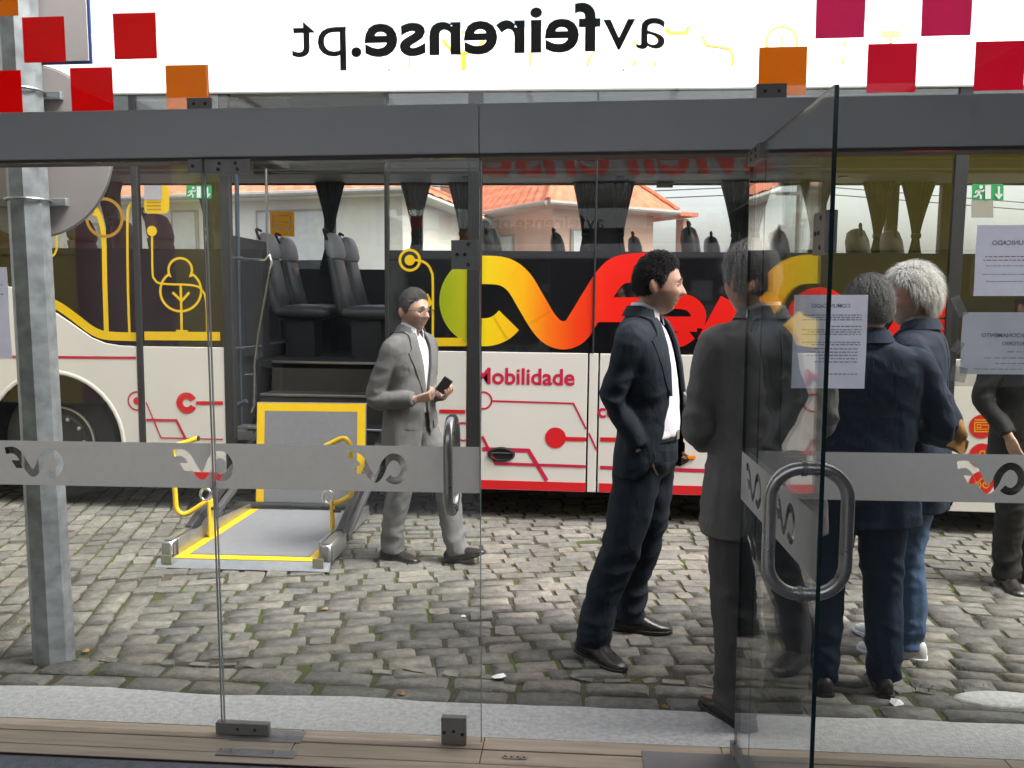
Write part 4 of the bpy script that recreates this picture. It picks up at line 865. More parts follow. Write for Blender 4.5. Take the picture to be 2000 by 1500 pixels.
sq = root('square_sign', ((a.x + b.x) / 2, pp.y + .1, b.z), label='square road sign above the round one, grey back with blue edge', cat='road sign')
obj('plate', G().box(a.x, b.x, pp.y + .102, pp.y + .108, b.z, b.z + .52), M_signb, sq); obj('blue_edge', G().box(a.x - .012, b.x + .012, pp.y + .1085, pp.y + .118, b.z - .012, b.z + .53), mat('sign_blue', (.012, .05, .26), .4), sq, bevel=.003)
for dz in (.1, .4): obj('clamp_rail', G().box(a.x + .15, b.x - .15, pp.y + .075, pp.y + .1015, b.z + dz - .018, b.z + dz + .018), M_post, sq, bevel=.003)

# ------------------------------------------------------------------ houses behind the bus
M_tile = mat('clay_roof_tiles', (.42, .12, .06), .85, 0, .3, 5, .4, 30, c2=(.60, .22, .12)); M_wpink = mat('pink_render', (.50, .33, .26), .9, 0, .04, 2, .1, 30); M_wwhite = mat('white_render', (.62, .61, .56), .9, 0, .04, 2, .1, 30)
M_shut = mat('white_shutter', (.46, .47, .47), .6); M_frame = mat('window_surround', (.30, .28, .26), .7); M_wdark = mat('dark_window', (.03, .035, .04), .1)
def tile_plane(g, a, b, c, d, n, amp=.03):
    """corrugated roof face, eave a-b, ridge d-c"""
    a, b, c, d = map(Vector, (a, b, c, d)); nn = (b - a).cross(d - a).normalized(); m = 14; v = []
    for j in range(m + 1):
        for i in range(n * 2 + 1):
            p = a.lerp(b, i / (2 * n)).lerp(d.lerp(c, i / (2 * n)), j / m) + nn * (amp * (1 if i % 2 else 0) + .018 * (j % 2)); v.append(p)
    w = 2 * n + 1; g.add(v, [(j * w + i, j * w + i + 1, (j + 1) * w + i + 1, (j + 1) * w + i) for j in range(m) for i in range(2 * n)])
def house(name, cx, cy, w, l, ang, eave, ridge, wall_m, label, wins, over=.5, hip=True, base=-.3):
    h = root(name, (cx, cy, base), (0, 0, ang), label, 'house'); T = lambda x, y, z: Vector((x, y, z - base))
    def ho(n_, g_, m_, par=None, **k): return obj(n_, g_, m_, par or h, False, **k)
    ho('wall', G().box(-w / 2, w / 2, -l / 2, l / 2, 0, eave - base), wall_m)
    ho('eave_soffit', G().box(-w / 2 - over, w / 2 + over, -l / 2 - over, l / 2 + over, eave - base + .002, eave - base + .09), wall_m, bevel=.02)
    W_, L_ = w / 2 + over, l / 2 + over; rz = ridge; e = eave + .10; k = min(W_, L_)
    if W_ >= L_: r0, r1 = (-(W_ - k) - .01, 0), ((W_ - k) + .01, 0)
    else: r0, r1 = (0, -(L_ - k) - .01), (0, (L_ - k) + .01)
    g = G(); A, B, C_, D = T(-W_, -L_, e), T(W_, -L_, e), T(W_, L_, e), T(-W_, L_, e); P, Q = T(*r0, rz), T(*r1, rz); nt_ = int(max(W_, L_) * 5)
    if W_ >= L_: tile_plane(g, A, B, Q, P, nt_); tile_plane(g, C_, D, P, Q, nt_); tile_plane(g, B, C_, Q, Q, nt_ // 2); tile_plane(g, D, A, P, P, nt_ // 2)
    else: tile_plane(g, B, C_, Q, P, nt_); tile_plane(g, D, A, P, Q, nt_); tile_plane(g, A, B, P, P, nt_ // 2); tile_plane(g, C_, D, Q, Q, nt_ // 2)
    rf = ho('roof', g, M_tile)
    for a_, b_ in ((A, P), (B, P if W_ < L_ else Q), (C_, Q), (D, Q if W_ < L_ else P), (P, Q)): ho('ridge_tiles', G().tube([a_ + Vector((0, 0, .04)), b_ + Vector((0, 0, .04))], .09, 8), M_tile, rf)
    ho('gutter', G().tube([A + Vector((0, -.05, -.03)), B + Vector((0, -.05, -.03))], .07, 8), M_frame); ho('gutter', G().tube([A + Vector((-.05, 0, -.03)), D + Vector((-.05, 0, -.03))], .07, 8), M_frame)
    for face, s_, z0, ww, hh in wins:      # face 0: -y side, 1: -x side
        z0 -= base
        if face == 0: f = G().box(s_ - ww / 2, s_ + ww / 2, -l / 2 - .05, -l / 2 - .003, z0, z0 + hh); sh = G().box(s_ - ww / 2 + .06, s_ + ww / 2 - .06, -l / 2 - .075, -l / 2 - .052, z0 + .25, z0 + hh - .06); dk = G().box(s_ - ww / 2 + .06, s_ + ww / 2 - .06, -l / 2 - .06, -l / 2 - .052, z0 + .05, z0 + .25)
        else: f = G().box(-w / 2 - .05, -w / 2 - .003, s_ - ww / 2, s_ + ww / 2, z0, z0 + hh); sh = G().box(-w / 2 - .075, -w / 2 - .052, s_ - ww / 2 + .06, s_ + ww / 2 - .06, z0 + .25, z0 + hh - .06); dk = G().box(-w / 2 - .06, -w / 2 - .052, s_ - ww / 2 + .06, s_ + ww / 2 - .06, z0 + .05, z0 + .25)
        o = ho('window', f, M_frame); ho('shutter', sh, M_shut, o); ho('pane', dk, M_wdark, o)
    return h, ho
hp = onY(1075, 405, 22.0)
hb, ho = house('pink_house', hp.x - 1.0, hp.y + 4.5, 3.6, 8.0, R(38), hp.z, hp.z + 2.3, M_wpink, 'pink rendered house with hipped red tile roof behind the bus', [(0, -.5, hp.z - 1.75, 1.4, 1.25), (1, 1.2, hp.z - 1.75, 1.5, 1.2), (1, -1.6, hp.z - 1.75, 1.2, 1.2)])
ho('chimney', G().box(-1.4, -.7, 2.2, 2.9, hp.z + .8, hp.z + 3.0), M_wpink); ho('chimney_cap', G().box(-1.5, -.6, 2.1, 3.0, hp.z + 3.0, hp.z + 3.15), M_tile)
ho('porch_post', G().box(2.7, 2.9, -4.3, -4.0, 0, hp.z + .25), M_wpink); ho('porch_roof', G().box(2.35, 3.1, -4.5, 0, hp.z + .31, hp.z + .42), M_tile)
hq = onY(600, 375, 19.0)
hw, ho = house('white_house', onY(640, 400, 23).x - 1.1, 23.0, 9.6, 8.0, R(-8), onY(690, 392, 19).z, onY(690, 392, 19).z + 2.2, M_wwhite, 'white rendered house with red tile roof seen through the open bus door', [(0, -.6, 2.55, .7, 1.2), (0, 2.2, 2.3, 1.9, 1.4), (0, -3.6, 2.0, 1.4, 1.5)])
for k in range(9): ho('gate_bar', G().box(-4.3 + k * .16, -4.26 + k * .16, -4.25, -4.22, 1.2, 3.4), M_shut)
hl, ho = house('low_white_house', onY(300, 400, 26).x, 27.0, 9.0, 7.0, R(5), onY(320, 388, 23).z, onY(320, 388, 23).z + 2.0, M_wwhite, 'smaller white house with tiled roof behind the rear bus windows', [(0, -1.5, 2.4, 1.2, 1.3), (0, 1.8, 2.4, 1.2, 1.3)])
p = onY(1562, 380, 30.0); M_wpole = mat('weathered_concrete_pole', (.3, .3, .3), .9)
up_ = root('utility_pole', (p.x, 30, -.3), label='thin grey utility pole with cables behind the bus', cat='utility pole')
obj('shaft', G().lathe([(.14, -.3), (.10, 6.6)], 10, (p.x, 30, 0)), M_wpole, up_, smooth=40); obj('crossarm', G().box(p.x - .8, p.x + .8, 29.9, 30.1, 5.3, 5.4), M_wpole, up_)
for dz in (0, .25): obj('cable', G().tube([(p.x - 16, 26, 5.2 + dz), (p.x - 8, 28, 4.9 + dz), (p.x, 30, 5.4 + dz), (p.x + 9, 32, 4.9 + dz), (p.x + 20, 34, 5.3 + dz)], .02, 5), M_black, up_)

# ------------------------------------------------------------------ people
def fabric(name, c, c2=None, scale=500, rough=.8, sheen=.0):
    m = mat(name, c, rough, 0, .10, 3, .08, scale, spec=.25, sheen=sheen, c2=c2, bdist=.002)
    n = m.node_tree.nodes; l = m.node_tree.links; b = n['Principled BSDF']; old = b.inputs['Normal'].links[0].from_socket
    tc = [x for x in n if x.type == 'TEX_COORD'][0]; nz = n.new('ShaderNodeTexNoise'); nz.inputs['Scale'].default_value = 14; nz.inputs['Detail'].default_value = 3; nz.inputs['Distortion'].default_value = .6
    mp = n.new('ShaderNodeMapping'); mp.inputs['Scale'].default_value = (1, 1, .55); l.new(tc.outputs['Object'], mp.inputs[0]); l.new(mp.outputs[0], nz.inputs['Vector'])
    b2 = n.new('ShaderNodeBump'); b2.inputs['Strength'].default_value = .5; b2.inputs['Distance'].default_value = .02; l.new(nz.outputs[0], b2.inputs['Height']); l.new(old, b2.inputs['Normal']); l.new(b2.outputs[0], b.inputs['Normal'])
    return m
def skin_mat():
    m = bpy.data.materials.new('skin'); m.use_nodes = True; n = m.node_tree.nodes; l = m.node_tree.links; b = n['Principled BSDF']
    at = n.new('ShaderNodeAttribute'); at.attribute_name = 'tone'; tc = n.new('ShaderNodeTexCoord'); nz = n.new('ShaderNodeTexNoise'); nz.inputs['Scale'].default_value = 42; nz.inputs['Detail'].default_value = 7
    l.new(tc.outputs['Object'], nz.inputs['Vector']); mr = n.new('ShaderNodeMapRange'); mr.inputs[3].default_value = .72; mr.inputs[4].default_value = 1.22; l.new(nz.outputs[0], mr.inputs[0])
    mx = n.new('ShaderNodeMix'); mx.data_type = 'RGBA'; mx.blend_type = 'MULTIPLY'; mx.inputs[0].default_value = 1; l.new(at.outputs['Color'], mx.inputs[6]); l.new(mr.outputs[0], mx.inputs[7]); l.new(mx.outputs[2], b.inputs['Base Color'])
    b.inputs['Roughness'].default_value = .48; b.inputs['Subsurface Weight'].default_value = .12; b.inputs['Subsurface Radius'].default_value = (.012, .005, .003); b.inputs['Subsurface Scale'].default_value = .5
    bp = n.new('ShaderNodeBump'); bp.inputs['Strength'].default_value = .15; bp.inputs['Distance'].default_value = .002; l.new(nz.outputs[0], bp.inputs['Height']); l.new(bp.outputs[0], b.inputs['Normal'])
    return m
M_skin = skin_mat(); M_eye = mat('eye_white', (.65, .63, .6), .2); M_iris = mat('iris', (.02, .012, .008), .1)
M_shirt = fabric('white_shirt_cotton', (.74, .74, .78), rough=.8, sheen=0); M_shoe = mat('black_leather', (.018, .015, .014), .28, 0, .3, 30, .15, 60); M_sole = mat('shoe_sole', (.02, .018, .016), .7)
def hairm(name, c, c2): return mat(name, tuple(x * .6 for x in c), .5, 0, .2, 170, .7, 220, c2=tuple(min(.85, x * 1.15) for x in c2), spec=.4)
def bake(g, voxel, it=2, solid=0, name='m', cut=None, disp=None):
    me = bpy.data.meshes.new(name); me.from_pydata(g.v, [], g.f); o = bpy.data.objects.new('tmp', me); col.objects.link(o)
    bm = bmesh.new(); bm.from_mesh(me); bmesh.ops.recalc_face_normals(bm, faces=bm.faces); bm.to_mesh(me); bm.free()
    r = o.modifiers.new('r', 'REMESH'); r.mode = 'VOXEL'; r.voxel_size = voxel
    if it: s = o.modifiers.new('s', 'SMOOTH'); s.iterations = it; s.factor = .5
    m2 = bpy.data.meshes.new_from_object(o.evaluated_get(bpy.context.evaluated_depsgraph_get())); o.modifiers.clear()
    if disp:
        n = len(m2.vertices); co = np.empty(n * 3); m2.vertices.foreach_get('co', co); no = np.empty(n * 3); m2.vertices.foreach_get('normal', no); co = co.reshape(-1, 3); no = no.reshape(-1, 3)
        d = np.array([disp(Vector(p)) for p in co]); co += no * d[:, None]; m2.vertices.foreach_set('co', co.ravel())
    if cut:
        bm = bmesh.new(); bm.from_mesh(m2); bmesh.ops.delete(bm, geom=[f for f in bm.faces if cut(f.calc_center_median())], context='FACES')
        # even out the cut edge
        for _ in range(4):
            bv = [v for v in bm.verts if v.is_boundary]; new = {}
            for v in bv:
                nb = [e.other_vert(v).co for e in v.link_edges if e.is_boundary]
                if len(nb) == 2: new[v] = v.co * .5 + (nb[0] + nb[1]) * .25
            for v, c in new.items(): v.co = c
        bm.to_mesh(m2); bm.free()
    if solid:
        o.data = m2; so_ = o.modifiers.new('so', 'SOLIDIFY'); so_.thickness = solid; so_.offset = -1
        m3 = bpy.data.meshes.new_from_object(o.evaluated_get(bpy.context.evaluated_depsgraph_get())); m2 = m3
    bpy.data.objects.remove(o)
    m2.polygons.foreach_set('use_smooth', [True] * len(m2.polygons)); return m2
def gs(x, w): return math.exp(-(x / w) ** 2)
def head_point(sx, sy, sz, jaw=1.0):
    x, y, z = .0745 * sx, .094 * sy, .118 * sz
    t = max(0, (-.15 - sz) / .85)
    x *= 1 - .34 * t ** 1.25 / jaw
    if sy < 0: y *= 1 - .42 * t ** .8
    if sz > 0: x *= 1 + .04 * sz
    if sy > 0:
        f = sy
        y *= 1 - .05 * gs(sx, .5)
        y += f * .029 * gs(x, .0135) * max(0, min(1, (.16 - sz) / .36)) * (1 if sz > -.24 else max(0, 1 - (-.24 - sz) / .07))
        for s in (-1, 1):
            y -= f * .014 * gs(x - s * .031, .016) * gs(sz - .05, .11)
            y += f * .004 * gs(x - s * .046, .02) * gs(sz + .18, .16)
            y += f * .008 * gs(x - s * .012, .010) * gs(sz + .24, .06)
        y += f * .008 * gs(sz - .22, .08) * gs(x, .05)
        y += f * .009 * gs(x, .022) * (gs(sz + .42, .05) + gs(sz + .53, .05)) - f * .008 * gs(x, .026) * gs(sz + .475, .022)
        y += f * .017 * gs(x, .028) * gs(sz + .80, .17)
        y -= f * .006 * gs(x, .03) * gs(sz + .63, .06)
    return Vector((x, y, z))
def sph(n, m):
    for j in range(1, m):
        ph = math.pi * j / m
        for i in range(n):
            th = 2 * math.pi * i / n; yield (math.sin(ph) * math.cos(th), math.sin(ph) * math.sin(th), math.cos(ph))
def head_g(g, M, jaw=1.0, n=56, m=44):
    pts = list(sph(n, m)); v = [M @ head_point(*p, jaw) for p in pts]; v += [M @ head_point(0, 0, 1, jaw), M @ head_point(0, 0, -1, jaw)]; f = []
    for j in range(m - 2):
        for i in range(n): k = (i + 1) % n; f.append((j * n + i, (j + 1) * n + i, (j + 1) * n + k, j * n + k))
    t, b = len(v) - 2, len(v) - 1
    for i in range(n): k = (i + 1) % n; f.append((t, i, k)); f.append((b, (m - 2) * n + k, (m - 2) * n + i))
    g.add(v, f)
    for s in (-1, 1):       # ears
        rr = []
        for (dy, hz, tk) in ((-.022, .012, .006), (-.016, .026, .011), (-.004, .031, .012), (.006, .026, .010), (.012, .012, .006)):
            rr.append([M @ Vector((s * (.0755 - dy * .35 + tk * math.cos(a)), -.012 + dy, -.006 + hz * math.sin(a) + dy * -.2)) for a in [k * 2 * math.pi / 12 for k in range(12)]])
        g.rings(rr)
def hand_g(g, w, fwd, pn, side, curl, s=1.0, spread=.06, thumb=.7):
    w = Vector(w); f = Vector(fwd).normalized(); p = Vector(pn); p = (p - f * p.dot(f)).normalized(); l = p.cross(f) * side
    rr = []
    for t, hw, hk in ((-.03, .024, .02), (0, .028, .019), (.025, .038, .017), (.06, .043, .015), (.088, .042, .012)):
        rr.append([w + (f * t + l * (hw * math.cos(a)) + p * (hk * math.sin(a))) * s for a in [k * 2 * math.pi / 14 for k in range(14)]])
    g.rings(rr)
    for i, (o, L) in enumerate(((.031, .068), (.010, .076), (-.011, .071), (-.031, .056))):
        b = w + (f * .078 + l * o) * s; d = (f + l * o * spread * 20 * .5).normalized(); ang = 0; pts = [b]; c = curl[i] if isinstance(curl, (list, tuple)) else curl
        for q in (.45, .32, .26):
            ang += c; pts.append(pts[-1] + (d * math.cos(ang) + p * math.sin(ang)) * L * q * s * 1.05)
        g.tube(pts, [.0098 * s, .0092 * s, .0085 * s, .0072 * s], 9)
    b = w + (f * .02 + l * .026 + p * .006) * s; d = (f * .75 + l * .62 + p * thumb).normalized()
    g.tube([b, b + d * .036 * s, b + (d + f * .35).normalized() * .068 * s, b + (d + f * .7).normalized() * .094 * s], [.0135 * s, .0125 * s, .0108 * s, .008 * s], 9)
RING = [(1.515, .058, .052, .062), (1.49, .09, .064, .078), (1.465, .145, .08, .094), (1.43, .188, .096, .106), (1.37, .208, .116, .114), (1.28, .208, .13, .112), (1.16, .190, .132, .104), (1.05, .181, .130, .104), (.95, .202, .134, .122), (.86, .212, .137, .131), (.76, .218, .139, .132)]
class Torso:
    def __init__(s, lean, hipo, belly=0, wide=1.0, hem=.76):
        s.lean, s.hipo, s.belly, s.wide, s.hem = lean, hipo, belly, wide, hem
    def at(s, z):
        zz = [r[0] for r in RING[::-1]]; a, bf, bb = (float(np.interp(z, zz, [r[k] for r in RING[::-1]])) for k in (1, 2, 3))
        t = max(0, min(1.15, (z - .93) / .5)); u = max(0, min(1, (z - .93) / .3))
        cx = s.hipo[0] + (s.lean[0]) * t; cy = s.hipo[1] + s.lean[1] * t; bf += s.belly * gs(z - 1.08, .16); return cx, cy, a * s.wide, bf, bb
    def ring(s, z, off=0, n=36, e=.86, z2=None):
        cx, cy, a, bf, bb = s.at(z); out = []
        for k in range(n):
            q = 2 * math.pi * k / n; c, d = math.cos(q), math.sin(q)
            out.append(Vector((cx + (a + off) * math.copysign(abs(c) ** e, c), cy + ((bf if d > 0 else bb) + off) * math.copysign(abs(d) ** e, d), z if z2 is None else z2)))
        return out
    def front(s, x, z, off=0):
        cx, cy, a, bf, bb = s.at(z); q = min(.999, abs(x - cx) / (a + off)); return cy + (bf + off) * (1 - q ** 2.3) ** .44
def person(label, loc, heading, H, *, skin, hair, hairc, jacket, trouser, shirt=None, lean=(0, 0), hipo=(0, 0), belly=0, wide=1.0, hem=.76, feet, arms, head=(0, 0, 0, 0), opening=None, jaw=1.0, beard=None, shoe=None, glasses=False, belt=False, collar=None, sneaker=False, seed=1, kneeb=(.02, .02), brow=(.03, .025, .02), patch=None, hipz=.93, hs_=1.09, legw=1.0):
    S = H / 1.75; rt_ = root('person', loc, (0, 0, R(heading - 90)), label, 'person')
    SM = Matrix.Scale(S, 4); T = Torso(lean, hipo, belly, wide, hem)
    def po(name, g_, m, par=None, smooth=None, bevel=0):
        me = g_ if isinstance(g_, bpy.types.Mesh) else mesh_of(name, g_, smooth, bevel)
        me.transform(SM); return obj(name, me, m, par or rt_, False)
    hx, hy = hipo; tx, ty = T.at(1.46)[:2]
    hipj = {'R': Vector((hx + .09, hy - .005, hipz - .04)), 'L': Vector((hx - .09, hy - .005, hipz - .04))}; shj = {'R': Vector((tx + .168 * wide, ty - .005, 1.418)), 'L': Vector((tx - .168 * wide, ty - .005, 1.418))}
    ank = {}; knee = {}
    for i, k in enumerate('RL'):
        fx, fy, fyaw, fp, lift = feet[k]; a = R(fyaw); ank[k] = Vector((fx, fy, .095 + lift)); mid = hipj[k].lerp(ank[k], .52); fd = Vector((-math.sin(a), math.cos(a), 0)); knee[k] = mid + fd * kneeb[i] + Vector((0, .012, 0))
    hyaw, hpit, hdx, hdy = head; HC = Vector((tx + hdx, ty + .024 + hdy, 1.62 - .1 * (hs_ - 1.1))); HM = Matrix.Translation(HC) @ Matrix.Rotation(R(hyaw), 4, 'Z') @ Matrix.Rotation(R(hpit), 4, 'X') @ Matrix.Scale(hs_, 4)
    nb = Vector((tx, ty - .012, 1.44))
    # ---- one continuous body
    g = G(); head_g(g, HM, jaw); chin = HM @ Vector((0, -.018, -.05))
    g.tube(catmull([nb, nb.lerp(chin, .5) + Vector((0, -.004, 0)), chin], 4), [.066, .062, .059, .057, .055, .054, .053, .052, .05], 20)
    g.rings([T.ring(z, -.035 if z < 1.45 else -.02, 24) for z in (1.49, 1.46, 1.40, 1.28, 1.1, .96, .86)])
    for k in 'RL':
        el, wr = Vector(arms[k][0]), Vector(arms[k][1]); g.tube(catmull([shj[k], el, wr], 5), [.034] * 4 + [.027] * 3 + [.026, .026, .026, .026], 12)
        hd = arms[k][2]; hand_g(g, wr, hd[0], hd[1], hd[2], hd[3], 1.0, thumb=hd[4] if len(hd) > 4 else .7)
        g.tube(catmull([hipj[k], knee[k], ank[k]], 5), [.075, .07, .062, .056, .052, .05, .05, .047, .042, .038, .036], 12)
        fx, fy, fyaw, fp, lift = feet[k]; a = R(fyaw); fd = Vector((-math.sin(a), math.cos(a), 0)); g.tube([ank[k] + fd * -.03 - Vector((0, 0, .05)), ank[k] + fd * .05 - Vector((0, 0, .06)), ank[k] + fd * .12 - Vector((0, 0, .07))], [.02, .019, .013], 10)
    bm_ = bake(g, .0055, 1); n = len(bm_.vertices); HI = HM.inverted(); tone = np.ones((n, 4)); bs = np.array(skin); bc = np.array(beard[0]) if beard else bs
    for i, v in enumerate(bm_.vertices):
        c = bs.copy(); p = HI @ v.co
        if p.length < .2:
            sz = p.z / .118; fr_ = p.y > .0
            if beard:
                sm = lambda e0, e1, x_: (lambda t: t * t * (3 - 2 * t))(max(0, min(1, (x_ - e0) / (e1 - e0))))
                k = beard[1] * sm(-.02 + .25 * sm(.04, .0, p.y), -.45, sz - .0) * sm(-.03, .02, p.y) * (1 - .85 * gs(p.x, .02) * gs(sz + .47, .07)) * (.8 + .5 * noise.noise(p * 160)); k = max(0, min(1, k)); c = c * (1 - k) + bc * k
            if fr_: k = .55 * gs(p.x, .024) * gs(sz + .475, .06); c = c * (1 - k) + np.array((.33, .10, .08)) * k; k = .25 * (gs(p.x, .014) * gs(sz + .2, .12) + gs(abs(p.x) - .045, .02) * gs(sz + .18, .14)); c = c * (1 - k) + np.array((.42, .15, .10)) * k
            if abs(p.x) > .072 and abs(p.z) < .045: c = c * .7 + np.array((.45, .16, .11)) * .3
        tone[i, :3] = c
    at_ = bm_.attributes.new('tone', 'FLOAT_COLOR', 'POINT'); at_.data.foreach_set('color', tone.ravel())
    body = po('body', bm_, M_skin)
    for s in (-1, 1):
        c = HM @ Vector((s * .031, .0712, .007)); e = po('eye', G().lathe([(.0005, -.0105), (.006, -.0085), (.0098, -.003), (.0105, 0), (.0098, .003), (.006, .0085), (.0005, .0105)], 14, tuple(c)), M_eye, smooth=80)
        d = (HM.to_3x3() @ Vector((0, 1, 0))).normalized(); b = c + d * .0085; x = d.cross(Vector((0, 0, 1))).normalized(); y = x.cross(d); po('iris', G().add([b + d * .0025 + (x * math.cos(q) + y * math.sin(q)) * .0052 for q in [i * math.pi / 6 for i in range(12)]], [tuple(range(12))]), M_iris, e)
        po('eyelid', G().tube([HM @ Vector((s * .031 + t * .013, .0815 - abs(t) * .004, .0145 - t * t * .004)) for t in (-1, -.5, 0, .5, 1)], [.002, .003, .0034, .003, .002], 6), mat('lid_skin', tuple(x * .55 for x in skin), .6) if s < 0 else bpy.data.materials[-1] if False else M_brow.setdefault(label, mat('lid_skin', tuple(x * .5 for x in skin), .6)))
        po('eyebrow', G().tube([HM @ (head_point(*(Vector((s * (.2 + .16 * t * 2), .9, .24 + .05 * math.sin(t * 3))).normalized()))+Vector((0, .003, 0))) for t in (0, .25, .5, .75, 1)], [.0022, .0034, .0034, .003, .0015], 6), hairc if not isinstance(hairc, str) else hairc)
    # ---- hair
    rn = random.Random(seed); style = hair[0]; th = hair[1]; L = hair[2]; N = hair[3]
    def mask(d):
        sx, sy, sz = d; line = np.interp(sy, [-1, -.6, -.25, 0, .15, .4, .62, .8, 1], [hair[4], hair[4], -.30, .06, -.10, .40, .55, .60, .62]); return (sz - line + .07 * noise.noise(Vector(d) * 6 + Vector((seed, 0, 0))) + .05 * noise.noise(Vector(d) * 15))
    nn, mm = 64, 48; P = list(sph(nn, mm)); gg = G(); idx = {}
    def clump(d):
        if style == 'curly': return .3 * noise.noise(Vector(d) * 9) + .15 * noise.noise(Vector(d) * 17)
        az = math.atan2(d[0], d[1] + .15); m_ = min(1, math.hypot(d[0], d[1]) * 1.6)
        return (.42 * noise.noise(Vector((math.cos(az) * 7 + seed, math.sin(az) * 7, d[2] * 2.2))) + .22 * noise.noise(Vector((math.cos(az) * 17, math.sin(az) * 17 + seed, d[2] * 3.5)))) * m_ + .25 * noise.noise(Vector(d) * 3.2 + Vector((seed, 0, 0)))
    def hv(d):
        k = mask(d); t = th * max(0, min(1, k / .25)) ** .6; p = head_point(*d, jaw); nrm = Vector(d).normalized()
        top = max(0, d[2]); t *= hair[5] * top + (1 - top) * .65
        q = p + nrm * (t - .002 + clump(d) * th * min(1, max(0, k * 4))); return HM @ q
    V = [hv(d) for d in P] + [hv((0, 0, 1))]
    f = [(j * nn + i, (j + 1) * nn + i, (j + 1) * nn + (i + 1) % nn, j * nn + (i + 1) % nn) for j in range(mm - 2) for i in range(nn) if mask(P[j * nn + i]) > -.04] + [(len(V) - 1, i, (i + 1) % nn) for i in range(nn)]
    gg.add(V, f)
    for _ in range(N):
        while True:
            d = Vector((rn.gauss(0, 1), rn.gauss(0, 1), rn.gauss(0, 1))).normalized()
            if mask(d) > .0: break
        p = HI_p = head_point(*d, jaw); k = min(1, mask(d) / .25); t = th * k ** .6 * (hair[5] * max(0, d.z) + (1 - max(0, d.z)) * .65)
        fl = Vector((d.x * .7 + hair[6] * max(0, d.z), -.35 + d.y * .6, -.9 if d.z < .6 else -.2)) + Vector((rn.uniform(-.5, .5), rn.uniform(-.5, .5), rn.uniform(-.4, .4))) * (1.8 if style == 'curly' else .8)
        fl = (fl - d * fl.dot(d)).normalized(); w = d.cross(fl) * rn.uniform(.0008, .0017); l_ = L * rn.uniform(.5, 1.2) * max(.35, k); li = rn.uniform(.7, 1.25)
        if style == 'curly': pts = [p + d * t * .6, p + d * (t * li) + fl * l_ * .3, p + d * (t * li + l_ * .25) + fl * l_ * .65, p + d * (t * li * .95) + fl * l_ * .8 + w * 6 * rn.choice((-1, 1))]; w *= 1.2
        else: pts = [p + d * t * .7, p + d * (t * li) + fl * l_ * .35, p + d * (t * li * 1.05) + fl * l_ * .7, p + d * (t * li * .9) + fl * l_]
        vv = []
        for i, q in enumerate(pts): ww = w * (1 - .28 * i); vv += [HM @ (q - ww), HM @ (q + ww)]
        gg.add(vv, [(0, 1, 3, 2), (2, 3, 5, 4), (4, 5, 7, 6)])
    po('hair', gg, hairc, smooth=70)
    if glasses:
        fr = G()
        for s in (-1, 1):
            pts = [HM @ Vector((s * (.033 + .022 * math.cos(a)), .1 - .002 * abs(math.cos(a)), .004 + .0155 * math.sin(a))) for a in [i * 2 * math.pi / 16 for i in range(16)]]; fr.tube(pts, .0018, 6, closed=True)
            fr.tube([HM @ Vector((s * .055, .098, .008)), HM @ Vector((s * .074, .085, .01)), HM @ Vector((s * .081, .0, .008)), HM @ Vector((s * .079, -.018, -.006))], .002, 6)
        fr.tube([HM @ Vector((-.011, .101, .008)), HM @ Vector((0, .106, .01)), HM @ Vector((.011, .101, .008))], .0018, 6)
        gl = po('glasses', fr, M_black, smooth=60)
        for s in (-1, 1): po('lens', G().add([HM @ Vector((s * (.033 + .021 * math.cos(a)), .0995, .004 + .0148 * math.sin(a))) for a in [i * 2 * math.pi / 14 for i in range(14)]], [tuple(range(14))]), M_lens, gl)
    # ---- trousers
    g = G(); g.rings([T.ring(z, o, 30) for z, o in ((1.0, -.028), (.97, -.026), (.92, -.022), (.86, -.022), (.80, -.05))])
    for k in 'RL':
        fx, fy, fyaw, fp, lift = feet[k]; a = R(fyaw); fd = Vector((-math.sin(a), math.cos(a), 0)); end = ank[k] + Vector((0, 0, -.038)) + fd * .012
        pts = catmull([hipj[k] + Vector((0, 0, .02)), hipj[k].lerp(knee[k], .5) + Vector((0, .004, 0)), knee[k], knee[k].lerp(ank[k], .55) + Vector((0, -.012, 0)), end], 4)
        g.tube(pts, list(np.interp(np.linspace(0, 1, len(pts)), [0, .2, .5, .75, 1], [.104 * legw, .1 * legw, .082 * legw, .074 * legw, .07 * legw])), 22)
    def rid(v): return .55 - 1.6 * abs(noise.noise(v))
    def tdisp(p):
        z = p.z; a = .0035 + .006 * gs(z - .14, .10) + .004 * gs(z - .5, .08) + .003 * gs(z - .84, .06)
        return a * 1.9 * rid(Vector((p.x * 7 + seed, p.y * 7, z * 13 + p.x * 5))) + .0035 * noise.noise(Vector((p.x * 22, p.y * 22 + seed, z * 3)))
    po('trousers', bake(g, .009, 3, disp=tdisp), trouser)
    if belt:
        b = po('belt', G().rings([T.ring(.985, o, 40, z2=z) for z, o in ((.962, -.022), (.962, -.017), (.998, -.017), (.998, -.022))], cap=False), M_black)
        x = T.at(.98)[0]; y = T.front(x, .985, -.016); po('buckle', G().box(x - .022, x + .022, y - .004, y + .006, .96, 1.0), M_steel, b, bevel=.002)
